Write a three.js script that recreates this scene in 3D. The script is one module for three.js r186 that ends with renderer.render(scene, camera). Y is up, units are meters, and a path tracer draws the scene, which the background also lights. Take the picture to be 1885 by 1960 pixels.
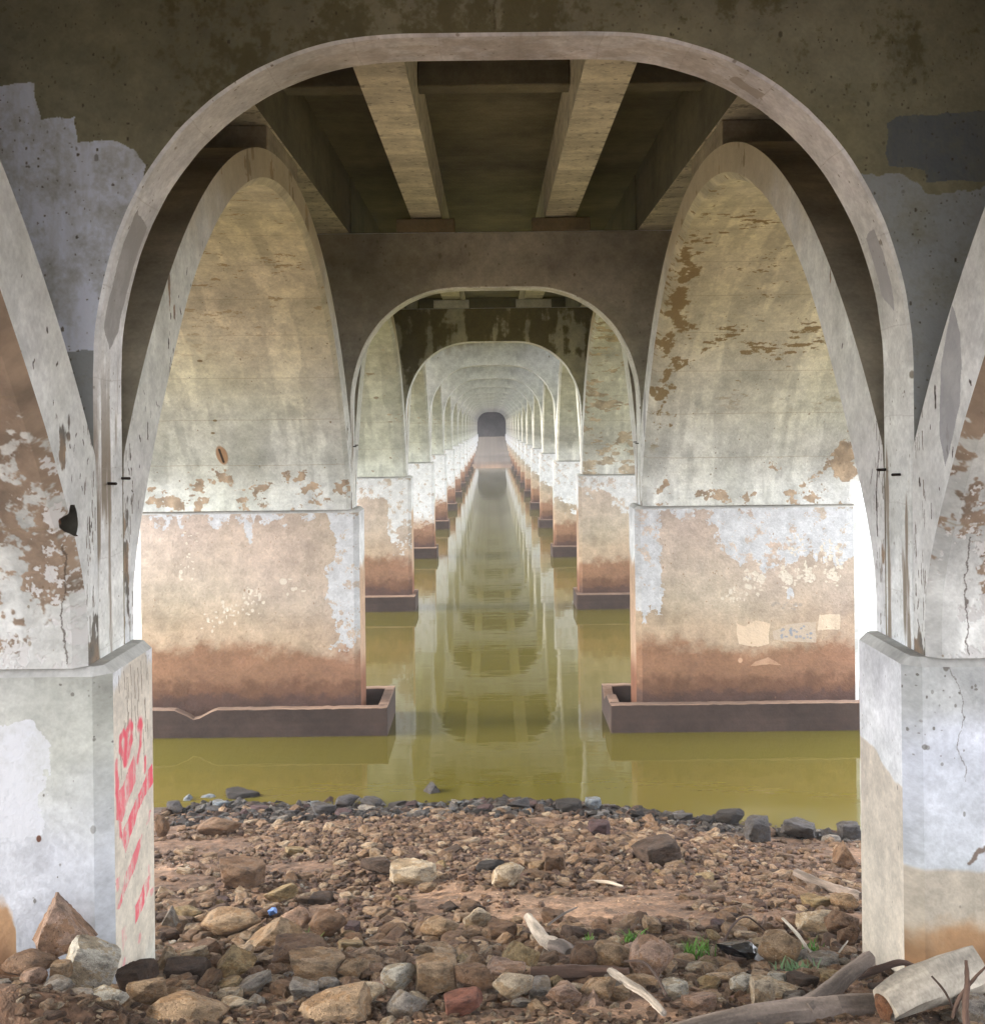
import * as THREE from 'three';
import { Brush, Evaluator, SUBTRACTION } from 'three-bvh-csg';
import { mergeGeometries, mergeVertices, toCreasedNormals } from 'three/addons/utils/BufferGeometryUtils.js';

// ---------------------------------------------------------------- camera, sky, sun, exposure
const EYE = 5.1, CAMX = -0.076, ROLL = 0.0115;           // eye height above the water, metres
const scene = new THREE.Scene();
const camera = new THREE.PerspectiveCamera(49.0, 984 / 1024, 0.1, 1200);
camera.position.set(CAMX, EYE, 0);
scene.fog = new THREE.FogExp2(0xf2f5f8, 0.001);       // thin fog added to whiten the far bays like glare
camera.rotation.z = -ROLL;
camera.setViewOffset(984, 1024, 1.3, 86.2, 984, 1024);   // the picture is cut from a taller one: horizon above the middle
const renderer = new THREE.WebGLRenderer();
renderer.toneMapping = THREE.LinearToneMapping;
renderer.toneMappingExposure = 4.9;
renderer.shadowMap.enabled = true;
{
  const W = 64, H = 32, d = new Float32Array(W * H * 4);
  for (let j = 0; j < H; j++) for (let i = 0; i < W; i++) {
    const up = Math.sin(((j + 0.5) / H - 0.5) * Math.PI), k = 1.0 + 0.25 * Math.exp(-Math.abs(up) * 5);
    d.set([0.96 * k, 1.0 * k, 1.07 * k, 1], (j * W + i) * 4);
  }
  const t = new THREE.DataTexture(d, W, H, THREE.RGBAFormat, THREE.FloatType);
  t.mapping = THREE.EquirectangularReflectionMapping; t.magFilter = THREE.LinearFilter; t.needsUpdate = true;
  scene.background = t; scene.environment = t;
}
const sun = new THREE.DirectionalLight(0xfff4e4, 1.5);
sun.position.set(-90, 40, -39); sun.target.position.set(0, 2, -40);
sun.castShadow = true; sun.shadow.radius = 30;
Object.assign(sun.shadow.camera, { left: -120, right: 120, top: 120, bottom: -120, near: 1, far: 400 });
scene.add(sun, sun.target);

// ---------------------------------------------------------------- numbers, noise, naming
const mulberry = (a) => () => { a |= 0; a = a + 0x6D2B79F5 | 0; let t = Math.imul(a ^ a >>> 15, 1 | a); t = t + Math.imul(t ^ t >>> 7, 61 | t) ^ t; return ((t ^ t >>> 14) >>> 0) / 4294967296; };
const clamp = (x, a = 0, b = 1) => x < a ? a : x > b ? b : x;
const ss = (a, b, x) => { const t = clamp((x - a) / (b - a)); return t * t * (3 - 2 * t); };
const mix = (a, b, t) => a + (b - a) * t;
const mix3 = (a, b, t) => [mix(a[0], b[0], t), mix(a[1], b[1], t), mix(a[2], b[2], t)];
const NS = 512;
function fbmTile(seed, base, oct, gain = 0.5) {
  const out = new Float32Array(NS * NS);
  let amp = 1, f = base;
  for (let o = 0; o < oct && f <= NS; o++, f *= 2, amp *= gain) {
    const R = mulberry(seed * 977 + o * 31 + 7), g = new Float32Array(f * f);
    for (let i = 0; i < f * f; i++) g[i] = R() * 2 - 1;
    for (let y = 0; y < NS; y++) {
      const v = y / NS * f, y0 = Math.floor(v), ty = v - y0, sy = ty * ty * (3 - 2 * ty), r0 = (y0 % f) * f, r1 = ((y0 + 1) % f) * f;
      for (let x = 0; x < NS; x++) {
        const u = x / NS * f, x0 = Math.floor(u), tx = u - x0, sx = tx * tx * (3 - 2 * tx), a = x0 % f, b = (x0 + 1) % f;
        out[y * NS + x] += amp * mix(mix(g[r0 + a], g[r0 + b], sx), mix(g[r1 + a], g[r1 + b], sx), sy);
      }
    }
  }
  let m = 0; for (const q of out) m += q * q; m = Math.sqrt(m / out.length);
  for (let i = 0; i < out.length; i++) out[i] = out[i] / m * 0.5;   // about -1 .. 1
  return out;
}
const TILES = [fbmTile(1, 4, 7), fbmTile(2, 4, 7), fbmTile(3, 8, 6, 0.6), fbmTile(4, 64, 4, 0.8), fbmTile(5, 16, 6, 0.6), fbmTile(6, 32, 5, 0.65), fbmTile(7, 8, 7, 0.55)];
function N(k, x, y) {                                      // x, y in tiles
  const T = TILES[k]; x = (x - Math.floor(x)) * NS; y = (y - Math.floor(y)) * NS;
  const x0 = x | 0, y0 = y | 0, fx = x - x0, fy = y - y0, x1 = (x0 + 1) & 511, a = (y0 & 511) * NS, b = ((y0 + 1) & 511) * NS, xa = x0 & 511;
  return mix(mix(T[a + xa], T[a + x1], fx), mix(T[b + xa], T[b + x1], fx), fy);
}
const h3 = (x, y, z) => { let h = Math.imul(x, 374761393) + Math.imul(y, 668265263) + Math.imul(z, 2147483647) | 0; h = Math.imul(h ^ h >>> 13, 1274126177); return ((h ^ h >>> 16) >>> 0) / 4294967296 * 2 - 1; };
function n3(x, y, z) {
  const i = Math.floor(x), j = Math.floor(y), k = Math.floor(z), s = (t) => t * t * (3 - 2 * t), a = s(x - i), b = s(y - j), c = s(z - k);
  const L = (p, q, r) => mix(mix(h3(i, j + q, k + r), h3(i + 1, j + q, k + r), a), 0, 0) ;
  return mix(mix(mix(h3(i, j, k), h3(i + 1, j, k), a), mix(h3(i, j + 1, k), h3(i + 1, j + 1, k), a), b), mix(mix(h3(i, j, k + 1), h3(i + 1, j, k + 1), a), mix(h3(i, j + 1, k + 1), h3(i + 1, j + 1, k + 1), a), b), c);
}
const names = new Map();
function numbered(n) { const k = names.get(n) ?? 0; names.set(n, k + 1); return k ? `${n}_${String(k).padStart(3, '0')}` : n; }
function shadows(o) { o.traverse((c) => { if (c.isMesh) { c.castShadow = true; c.receiveShadow = true; } }); return o; }
function thing(o, name, label, category, group, kind) {
  o.name = numbered(name); o.userData = {};
  if (label) o.userData.label = label;
  if (category) o.userData.category = category;
  if (group) o.userData.group = group;
  if (kind) o.userData.kind = kind;
  scene.add(shadows(o)); return o;
}
function part(name, geo, mat, parent, label) {
  const m = new THREE.Mesh(geo, mat); m.name = name; if (label) m.userData.label = label; parent.add(m); return m;
}

// ---------------------------------------------------------------- painted surfaces: colour (sRGB 0..255) and relief
class Paint {
  constructor(w, h, mw, mh) { this.w = w; this.h = h; this.mw = mw; this.mh = mh; this.c = new Float32Array(w * h * 3); this.b = new Float32Array(w * h).fill(0.5); }
  fill(f) {                                                // f(x metres, y metres, out) -> out = [r, g, b, relief]
    const o = [0, 0, 0, 0.5];
    for (let j = 0; j < this.h; j++) for (let i = 0; i < this.w; i++) {
      o[3] = 0.5; f((i + 0.5) / this.w * this.mw, (j + 0.5) / this.h * this.mh, o);
      const k = j * this.w + i; this.c[k * 3] = o[0]; this.c[k * 3 + 1] = o[1]; this.c[k * 3 + 2] = o[2]; this.b[k] = o[3];
    }
    return this;
  }
  over(x0, y0, x1, y1, f) {                                // f(x, y, [r,g,b], relief) -> alpha via out array
    const sx = this.w / this.mw, sy = this.h / this.mh, i0 = Math.max(0, Math.floor(x0 * sx)), i1 = Math.min(this.w - 1, Math.ceil(x1 * sx)), j0 = Math.max(0, Math.floor(y0 * sy)), j1 = Math.min(this.h - 1, Math.ceil(y1 * sy));
    const o = [0, 0, 0, 0, 0];
    for (let j = j0; j <= j1; j++) for (let i = i0; i <= i1; i++) {
      o[3] = 0; o[4] = 0; f((i + 0.5) / sx, (j + 0.5) / sy, o);
      const a = clamp(o[3]); if (a <= 0) continue;
      const k = j * this.w + i;
      for (let q = 0; q < 3; q++) this.c[k * 3 + q] = mix(this.c[k * 3 + q], o[q], a);
      this.b[k] = clamp(this.b[k] + o[4] * a);
    }
  }
  blob(x, y, rx, ry, col, a = 1, rough = 0.5, relief = 0) {
    const s = x * 1.7 + y * 2.3, m = 1 + rough;
    this.over(x - rx * m, y - ry * m, x + rx * m, y + ry * m, (u, v, o) => {
      const d = Math.hypot((u - x) / rx, (v - y) / ry) + rough * 0.6 * N(1, u * 0.35 / Math.max(rx, 0.05) * 0.12 + s, v * 0.35 / Math.max(ry, 0.05) * 0.12);
      o[0] = col[0]; o[1] = col[1]; o[2] = col[2]; o[3] = a * (1 - ss(0.8, 1.0, d)); o[4] = relief;
    });
  }
  poly(pts, col, a, edge = 0.02, freq = 0.8, relief = 0, streak = 0) { // filled outline with a ragged edge; pts in metres
    const xs = pts.map((p) => p[0]), ys = pts.map((p) => p[1]);
    this.over(Math.min(...xs) - edge * 2, Math.min(...ys) - edge * 2, Math.max(...xs) + edge * 2, Math.max(...ys) + edge * 2, (x, y, o) => {
      const u = x + edge * 1.6 * N(0, x * freq, y * freq), v = y + edge * 1.6 * N(1, x * freq, y * freq);
      let inside = false;
      for (let i = 0, j = pts.length - 1; i < pts.length; j = i++) if ((pts[i][1] > v) !== (pts[j][1] > v) && u < (pts[j][0] - pts[i][0]) * (v - pts[i][1]) / (pts[j][1] - pts[i][1]) + pts[i][0]) inside = !inside;
      if (!inside) return;
      o[0] = col[0]; o[1] = col[1]; o[2] = col[2]; o[3] = a * (streak ? clamp(1 - streak + streak * (0.6 + 0.9 * N(2, x * 2.4, y * 0.22) + 0.5 * N(3, x * 0.9, y * 0.4))) : 1) * clamp(0.9 + 0.22 * N(2, x * 0.7, y * 0.7) + 0.12 * N(3, x * 0.5, y * 0.5)); o[4] = relief;
    });
  }
  line(pts, r, col, a = 1, soft = 0.4, relief = 0, wob = 0) {
    for (let s = 0; s + 1 < pts.length; s++) {
      const [ax, ay] = pts[s], [bx, by] = pts[s + 1], L = Math.hypot(bx - ax, by - ay) || 1e-6, m = r * 1.6 + wob * 2;
      this.over(Math.min(ax, bx) - m, Math.min(ay, by) - m, Math.max(ax, bx) + m, Math.max(ay, by) + m, (x, y, o) => {
        const u = x + wob * N(2, x * 1.3, y * 1.3), v = y + wob * N(0, x * 1.3, y * 1.3);
        const t = clamp(((u - ax) * (bx - ax) + (v - ay) * (by - ay)) / (L * L)), d = Math.hypot(u - ax - t * (bx - ax), v - ay - t * (by - ay)) / r;
        o[0] = col[0]; o[1] = col[1]; o[2] = col[2]; o[3] = a * (1 - ss(1 - soft, 1 + soft, d)) * (soft > 0.5 ? clamp(0.78 + 0.35 * N(2, x * 2.5, y * 0.3) + 0.25 * N(3, x * 0.9, y * 0.5)) : 1); o[4] = relief;
      });
    }
  }
  pocks(n, seed, r0, r1, col, a, where) {
    const R = mulberry(seed);
    for (let i = 0; i < n; i++) {
      const x = R() * this.mw, y = R() * this.mh, r = r0 * Math.pow(r1 / r0, R() * R()), e = 0.6 + R() * 1.3, q = R();
      if (where && !where(x, y, q)) continue;
      this.blob(x, y, r, r * e, col, a * (0.4 + 0.6 * R()), 0.6, -0.25);
    }
  }
  maps(repeat) {
    const n = this.w * this.h, c = new Uint8Array(n * 4), b = new Uint8Array(n * 4);
    for (let k = 0; k < n; k++) {
      for (let q = 0; q < 3; q++) c[k * 4 + q] = clamp(this.c[k * 3 + q], 0, 255);
      c[k * 4 + 3] = 255; b[k * 4] = b[k * 4 + 1] = b[k * 4 + 2] = this.b[k] * 255; b[k * 4 + 3] = 255;
    }
    return [c, b].map((d, i) => {
      const t = new THREE.DataTexture(d, this.w, this.h, THREE.RGBAFormat);
      t.magFilter = THREE.LinearFilter; t.minFilter = THREE.LinearFilter; t.wrapS = t.wrapT = repeat ? THREE.RepeatWrapping : THREE.ClampToEdgeWrapping;
      if (!i) t.colorSpace = THREE.SRGBColorSpace; t.needsUpdate = true; return t;
    });
  }
  mat(relief = 0.006, rough = 0.9, repeat = false) {
    const [map, bumpMap] = this.maps(repeat);
    return new THREE.MeshStandardMaterial({ map, bumpMap, bumpScale: relief, roughness: rough });
  }
}
const F1 = (x, y) => N(0, x * 0.23, y * 0.23), F5 = (x, y) => N(6, x * 0.23, y * 0.23), F3 = (x, y) => N(4, x * 0.23, y * 0.23), F2 = (x, y) => N(5, x * 0.23, y * 0.23);   // features of about 1, 0.5, 0.3 and 0.15 m, repeating past 4 m
const grain = (x, y) => 1 + 0.05 * N(2, x * 0.9, y * 0.9) + 0.05 * N(3, x * 0.5, y * 0.5);
// cast concrete in metres: board lines, mottling, grain
function concrete(x, y, o, col, boards = 0.05, blot = 0.1) {
  const m = 1 + blot * N(0, x * 0.17, y * 0.17) + 0.06 * N(1, x * 0.6, y * 0.6), line = boards ? 0.3 * boards * N(2, 0.37, y * 1.1) : 0;
  const g = grain(x, y) * (m + line);
  o[0] = col[0] * g; o[1] = col[1] * (g + 0.01 * N(1, x * 0.11, y * 0.13)); o[2] = col[2] * (g + 0.03 * N(0, x * 0.13 + 0.3, y * 0.1));
  o[3] = 0.5 + 0.12 * N(2, x * 0.8, y * 0.8) + 0.12 * N(3, x * 0.5, y * 0.5) + line * 1.5;
}
const WHITE = [205, 207, 210], PALE = [190, 189, 184], TAN = [186, 160, 132], RAW = [172, 156, 122], OLIVE = [112, 101, 72], RUST = [138, 92, 62], SILT = [98, 66, 50];

// ---------------------------------------------------------------- bridge measures (metres; y relative to the eye; d = distance ahead of the camera)
const BAY = 12.33, D1 = 7.0, W = 2.45, WL = 2.32, OUT = 6.07, SPR = 0.236, CROWN = 2.349, FLAT = 0.535, TOP = 3.3, LEDGE = -1.38, TH = 0.24, TB = 0.47;
const RI = 6.12, YI = 2.72 - 6.12, RE = 7.0, YE = 3.08 - 7.0;
const pierD = (k) => D1 + BAY * (k - 1);
const px1 = (x) => (x - 940) * 6.76 / 2150 - 0.076 + OUT, py1 = (y) => (815 - y) * 6.76 / 2150 - LEDGE;   // marks measured on the first pier's face, as metres on that face

// --- portal wall of the first pier
const wallH = TOP - LEDGE;
function wallPaint(kind) {
  const first = kind === 'first', p = new Paint(first ? 2048 : 1024, first ? 800 : 400, OUT * 2, wallH);
  p.fill((x, y, o) => {
    const n = N(0, x * 0.09 + 0.2, y * 0.12), n2 = N(1, x * 0.4, y * 0.4);
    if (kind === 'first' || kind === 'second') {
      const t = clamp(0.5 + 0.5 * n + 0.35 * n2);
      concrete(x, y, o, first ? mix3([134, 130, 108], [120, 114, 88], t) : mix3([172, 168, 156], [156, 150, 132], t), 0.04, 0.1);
    } else if (kind === 'stained') {
      concrete(x, y, o, [182, 178, 158], 0.03, 0.12);
      const streak = N(0, x * 0.3, y * 0.015) * 0.8 + N(1, x * 1.1, y * 0.04) * 0.5 - 0.12, a = ss(-0.1, 0.25, streak + 0.35 * N(2, x * 0.4, y * 0.4) + (y - 3.2) * 0.35) * ss(0.5, 2.2, y);
      for (let q = 0; q < 3; q++) o[q] = mix(o[q], [92, 82, 50][q] * grain(x, y), a * 0.8);
    } else {
      concrete(x, y, o, [204, 206, 204], 0.03, 0.06);  // distant walls whitened so the far bays look brighter lit
      const a = ss(0.35, 0.8, N(0, x * 0.2 + 0.4, y * 0.1) + 0.5 * N(1, x * 0.6, y * 0.4) + (y - 4.2) * 0.5);
      for (let q = 0; q < 3; q++) o[q] = mix(o[q], [150, 142, 122][q], a * 0.5);
    }
  });
  if (first) {
    const P = (...a) => a.map(([x, y]) => [px1(x), py1(y)]);
    p.over(2.2, 3.2, 9.6, wallH, (x, y, o) => {              // ragged olive darkening towards the top middle, with a grain of its own
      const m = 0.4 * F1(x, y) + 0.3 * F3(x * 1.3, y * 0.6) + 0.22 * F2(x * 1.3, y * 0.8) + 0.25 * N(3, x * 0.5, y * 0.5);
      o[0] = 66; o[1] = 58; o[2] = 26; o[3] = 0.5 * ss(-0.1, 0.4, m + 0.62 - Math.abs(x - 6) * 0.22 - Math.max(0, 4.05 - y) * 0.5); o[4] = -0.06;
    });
    const coat = [156, 161, 164];                           // older grey coat below the stepped edges
    p.poly(P([1560, 352], [1640, 340], [1704, 338], [1752, 346], [1777, 374], [1830, 368], [1990, 366], [2900, 400], [2900, 1300], [1560, 1300]), coat, 0.85, 0.03, 1.4, 0.03);
    p.poly(P([-1500, 640], [190, 655], [300, 640], [300, 1300], [-1500, 1300]), coat, 0.85, 0.02, 1.4, 0.03);
    p.poly(P([-60, 150], [76, 157], [79, 214], [146, 213], [152, 262], [225, 259], [262, 272], [286, 308], [284, 345], [250, 420], [200, 560], [186, 662], [60, 662], [-60, 640]), [220, 226, 240], 0.97, 0.014, 1.3, 0.05, 0.12);
    p.poly(P([1704, 236], [1722, 226], [1872, 220], [1960, 224], [1960, 352], [1777, 360], [1774, 334], [1752, 329], [1708, 322], [1697, 300]), [94, 99, 102], 0.94, 0.016, 1.3, 0.05, 0.12);
    p.poly(P([955, -200], [959, -200], [958, 60], [954, 60]), [70, 60, 40], 0.5, 0.01, 2);
    p.pocks(7000, 11, 0.0035, 0.013, [66, 58, 44], 0.85);
    p.pocks(70, 12, 0.012, 0.03, [60, 54, 40], 0.6);
  } else p.pocks(500, kind.length, 0.01, 0.04, [84, 76, 58], 0.5);
  return p.mat(0.008, 0.93);
}
// --- reveal of the portal: x across the thickness, y along the ring (0 right foot ... 1 left foot)
function revealPaint(first) {
  const p = new Paint(128, 2048, 0.5, 12).fill((x, y, o) => {
    concrete(x, y, o, [220, 220, 221], 0, 0.06);
    const v = y / 12, leg = Math.max(1 - ss(0.1, 0.19, v), ss(0.81, 0.9, v)), s = ss(0.1, 0.5, N(0, x * 1.6, y * 0.05) + 0.6 * N(1, x * 2.5, y * 0.3) - 0.1);
    for (let q = 0; q < 3; q++) o[q] = mix(o[q], [128, 114, 96][q], leg * s * 0.8);
  });
  p.over(0, 4.2, 0.5, 7.8, (x, y, o) => {                    // ragged brown tone, strongest at the crown
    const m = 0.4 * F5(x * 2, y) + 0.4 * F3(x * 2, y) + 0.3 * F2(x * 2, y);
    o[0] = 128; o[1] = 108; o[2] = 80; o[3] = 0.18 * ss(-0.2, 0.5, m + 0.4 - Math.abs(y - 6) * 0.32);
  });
  if (first) {
    const at = (deg) => (0.15 + 0.7 * deg / 180) * 12;
    p.poly([[0.12, at(153)], [0.40, at(155)], [0.42, at(163)], [0.37, at(171)], [0.24, at(174)], [0.1, at(171)], [0.12, at(160)]], [168, 167, 165], 0.95, 0.012, 1.5, 0.1);
    p.poly([[0.2, at(10)], [0.36, at(13)], [0.34, at(22)], [0.14, at(23)], [0.16, at(15)]], [172, 172, 172], 0.9, 0.012, 1.5, 0.1);
    p.poly([[0.2, at(48)], [0.33, at(48)], [0.3, at(53)], [0.18, at(52)]], [160, 150, 140], 0.6, 0.02, 1.5);
  }
  for (let y = 0.35; y < 12; y += 0.61) p.line([[0, y], [0.25, y + 0.01], [0.5, y - 0.005]], 0.003, [168, 163, 156], 0.3, 0.4, -0.2, 0.004);   // joints of the forms
  p.pocks(240, 5, 0.005, 0.016, [110, 100, 84], 0.7);
  return p.mat(0.004, 0.9);
}
// --- inner side of the ribs: x along the bridge, one bay long, a pier in the middle; y from the ledge up
function ribSidePaint(kind) {
  const first = kind !== 'far', p = new Paint(first ? 2048 : 1024, first ? 768 : 384, BAY, 4.7), mid = BAY / 2;
  p.fill((x, y, o) => {
    concrete(x, y, o, [214, 214, 213], 0, 0.05);
    const low = 1 - ss(1.2, 2.4, y), flake = ss(0.12, 0.22, N(0, x * 0.9, y * 0.11) * 0.7 + N(1, x * 0.7, y * 0.5) * 0.55 + N(2, x, y * 0.6) * 0.25 - 0.42 + 0.28 * low * (Math.abs(x - mid) < 1.1 ? 1 : 0.4) - (kind === 'right' ? 0.26 : kind === 'far' ? 0.2 : 0.06));
    for (let q = 0; q < 3; q++) o[q] = mix(o[q], mix([146, 118, 90][q], [92, 86, 78][q], clamp(0.5 + N(2, x * 0.5, y * 0.5))), flake * 0.85);
    o[3] -= flake * 0.2;
    const hi = ss(2.9, 3.9, y + 0.3 * N(1, x * 0.4, y * 0.4));
    for (let q = 0; q < 3; q++) o[q] = mix(o[q], [178, 160, 124][q], hi * 0.6);
  });
  const R = mulberry(31 + kind.length);
  for (let i = 0; i < (kind === 'left' ? 55 : first ? 18 : 12); i++) {           // dark gaps where the coat has lifted, along the upper edge and the legs
    const side = R() < 0.5 ? -1 : 1, s = 0.05 + R() * R() * 4, x = mid + side * (0.3 + s * 0.75), y = 1.2 + s * 0.72 - R() * 0.5 + (R() - 0.5) * 0.3;
    const r = 0.003 + R() * R() * 0.009, v = side * 0.03 * (R() - 0.3), L = 0.01 + R() * R() * 0.11; p.line([[x, y], [x + v * R(), y - L * 0.5], [x + v, y - L]], r, [58, 50, 42], 0.85, 0.5, -0.3, 0.012);
  }
  for (let i = 0; i < 150; i++) { const x = mid + (R() - 0.5) * 0.9, y = R() * 1.6; p.line([[x, y], [x + (R() - 0.5) * 0.02, y - 0.03 - R() * 0.1]], 0.002 + R() * 0.005, [96, 86, 74], 0.75, 0.5, -0.3, 0.01); }
  if (kind === 'right') {
    const q = (d, yy) => [d - D1 + mid, yy - LEDGE];
    p.poly([q(6.3, 0.3), q(6.15, 0.62), q(6.02, 0.5), q(6.05, 0.1), q(6.25, -0.25), q(6.33, -0.1)], [158, 158, 160], 0.9, 0.012, 1.2, 0.05);
    p.line([q(7.0, -0.15), q(7.03, -0.4), q(7.0, -0.7)], 0.014, [60, 52, 46], 0.8, 0.4, -0.3, 0.02);
    p.line([q(7.34, -0.2), q(7.4, -0.45), q(7.38, -0.75)], 0.008, [60, 52, 46], 0.8, 0.4, -0.3, 0.01);
  }
  if (kind === 'left') {
    const q = (d, yy) => [d - D1 + mid, yy - LEDGE];
    p.poly([q(7.05, 0.1), q(7.2, 0.0), q(7.24, -0.5), q(7.2, -1.2), q(7.12, -1.2), q(7.1, -0.6), q(7.0, -0.3)], [142, 118, 92], 0.75, 0.03, 1.6, -0.1);
    p.line([q(6.55, 0.35), q(6.62, 0.1), q(6.68, -0.1)], 0.01, [48, 42, 36], 0.85, 0.4, -0.3, 0.02);
  }
  return p.mat(0.008, 0.9, true);
}
// --- soffit of the ribs: x across (from -x to +x), y from the springing up to the crown, 7.5 m
function soffitPaint(kind) {
  const near = kind === 'camera_left' || kind === 'camera_right', fs = kind.startsWith('far') ? 0.5 : 1, p = new Paint(768 * fs, 1536 * fs, OUT - W, 7.5), R = mulberry(kind.length * 7 + kind.charCodeAt(kind.length - 1));
  const off = kind.endsWith('left') ? 0 : kind.endsWith('right') ? 0.41 : 0.73;
  p.fill((x, y, o) => {
    const X = x + off * 9;
    const t = ss(0.5, 3.2, y + 0.5 * N(0, X * 0.15, y * 0.15));
    concrete(X, y, o, kind.startsWith('far') ? [208, 207, 200] : mix3([216, 216, 212], [218, 211, 190], t), 0.055, 0.07);
    const drip = ss(0.15, 0.6, N(1, X * 0.6, y * 0.04) + 0.4 * N(2, X * 0.5, y * 0.2)) * 0.1;
    for (let q = 0; q < 3; q++) o[q] *= 1 - drip;
    let peel = 0;
    if (kind === 'bay_left') peel = ss(0.0, 0.06, 0.22 * F1(X, y) + 0.3 * F3(X, y * 1.5) + 0.16 * F2(X, y) + 0.12 - Math.abs(y - 0.42) * 0.75 - ss(2.9, 3.6, x) * 0.3);
    if (kind === 'bay_right') peel = Math.max(ss(0, 0.06, 0.3 * F5(X, y) + 0.2 * F3(X, y) + 0.1 * F2(X, y) + 0.2 - Math.hypot((x - 3.35) / 0.5, (y - 0.7) / 1.0) * 0.55), ss(0.0, 0.06, 0.4 * F3(X, y * 1.3) + 0.2 * F2(X, y) - 0.2 - Math.abs(y - 0.22) * 0.6));
    if (near) peel = ss(-0.03, 0.04, 0.42 * F1(X, y) + 0.3 * F3(X, y) + 0.15 * F2(X, y) + 0.26 + ss(0.9, 2.0, y) * 0.9 - ss(0.9, 0.2, y) * 0.4 - ss(0.5, 0.0, kind === 'camera_left' ? 3.62 - x : x) * 0.3);
    if (kind.startsWith('far')) peel = ss(0.04, 0.1, 0.3 * F1(X, y) + 0.5 * F3(X * 0.6, y * 1.6) + 0.2 * F2(X, y * 1.5) + (kind === 'far' ? -0.52 : 0.05) + ss(0.9, 0.1, y) * 0.1);
    const under = near ? [138, 118, 98] : kind.startsWith('far') ? [172, 156, 134] : [164, 142, 118];
    for (let q = 0; q < 3; q++) o[q] = mix(o[q], under[q] * (1 + 0.16 * N(2, X * 0.8, y * 0.8)), peel * 0.9);
    o[3] -= peel * 0.22;
    if (near) {                                             // flakes of the old coat left standing
      const fl = ss(0.26, 0.32, 0.3 * F3(X, y) + 0.42 * F2(X, y) + 0.25 * N(3, x * 0.4, y * 0.4) - ss(0.8, 2.6, y) * 0.9);
      for (let q = 0; q < 3; q++) o[q] = mix(o[q], [206, 204, 200][q], fl); o[3] += fl * 0.3;
    }
    if (kind === 'bay_left') {                              // small brown scabs in level rows
      const row = ss(0.5, 0.66, F2(X * 0.7, y * 1.8) * 0.6 + F5(X, y * 1.4) * 0.35 + 0.2 * N(3, x * 0.4, y * 0.4)) * ss(2.0, 5, y);
      for (let q = 0; q < 3; q++) o[q] = mix(o[q], [140, 114, 76][q], row * 0.6);
    }
    if (kind === 'bay_right') {                             // dark growth along the inner edge and in level rows
      const e = ss(0.0, 0.16, 0.3 * F3(X, y) + 0.3 * F2(X, y) + 0.22 * F1(X, y) + 0.2 - Math.abs(x - 0.2) * 1.6 - ss(5.6, 6.6, y) * 0.3) * ss(0.9, 1.3, y);
      const row = ss(0.42, 0.6, F2(X * 0.7, y * 1.8) * 0.55 + F5(X, y * 1.4) * 0.45 + 0.2 * N(3, x * 0.4, y * 0.4) - 0.08) * ss(1.4, 3, y);
      for (let q = 0; q < 3; q++) o[q] = mix(o[q], [122, 98, 58][q], Math.max(e * 0.75, row * 0.75));
    }
  });
  p.pocks(kind.startsWith('far') ? 60 : 260, 77 + kind.length, 0.006, 0.022, [104, 84, 56], 0.7);
  for (let i = 0; i < 8; i++) { const y = 0.8 + i * 0.85 + R() * 0.1; p.line([[0, y], [1.2, y + 0.01 - R() * 0.02], [2.4, y + 0.01 - R() * 0.02], [3.55, y]], 0.006, [140, 124, 96], 0.35, 0.4, -0.2, 0.008); }
  if (kind === 'bay_left') {
    p.blob(1.55, 1.0, 0.14, 0.26, [164, 126, 92], 0.9, 0.5, -0.15); p.line([[1.56, 0.88], [1.52, 1.12]], 0.018, [48, 34, 24], 0.95, 0.4, -0.4);
    for (let i = 0; i < 30; i++) p.blob(0.06 + R() * 0.12, 0.9 + R() * 3, 0.012, 0.05, [70, 56, 40], 0.7, 0.6, -0.2);
    for (const y of [1.7, 2.9, 1.45]) p.blob(1.45 + R() * 0.1, y, 0.05, 0.03, [124, 104, 70], 0.9, 0.8, -0.2);
  }
  if (near) {
    const e = kind === 'camera_left' ? 3.56 : 0.17;
    const s = kind === 'camera_left' ? -1 : 1;
    p.line([[e, 0.75], [e + s * 0.02, 0.5], [e + s * 0.05, 0.3], [e + s * 0.05, 0.02]], 0.0035, [60, 50, 42], 0.6, 0.4, -0.4, 0.015);
    if (kind !== 'camera_left') p.line([[0.35, 0.75], [0.8, 0.6], [1.3, 0.62], [1.8, 0.35]], 0.006, [70, 62, 50], 0.7, 0.4, -0.3, 0.04);
  }
  return p.mat(near ? 0.012 : 0.016, 0.92);
}
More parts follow.
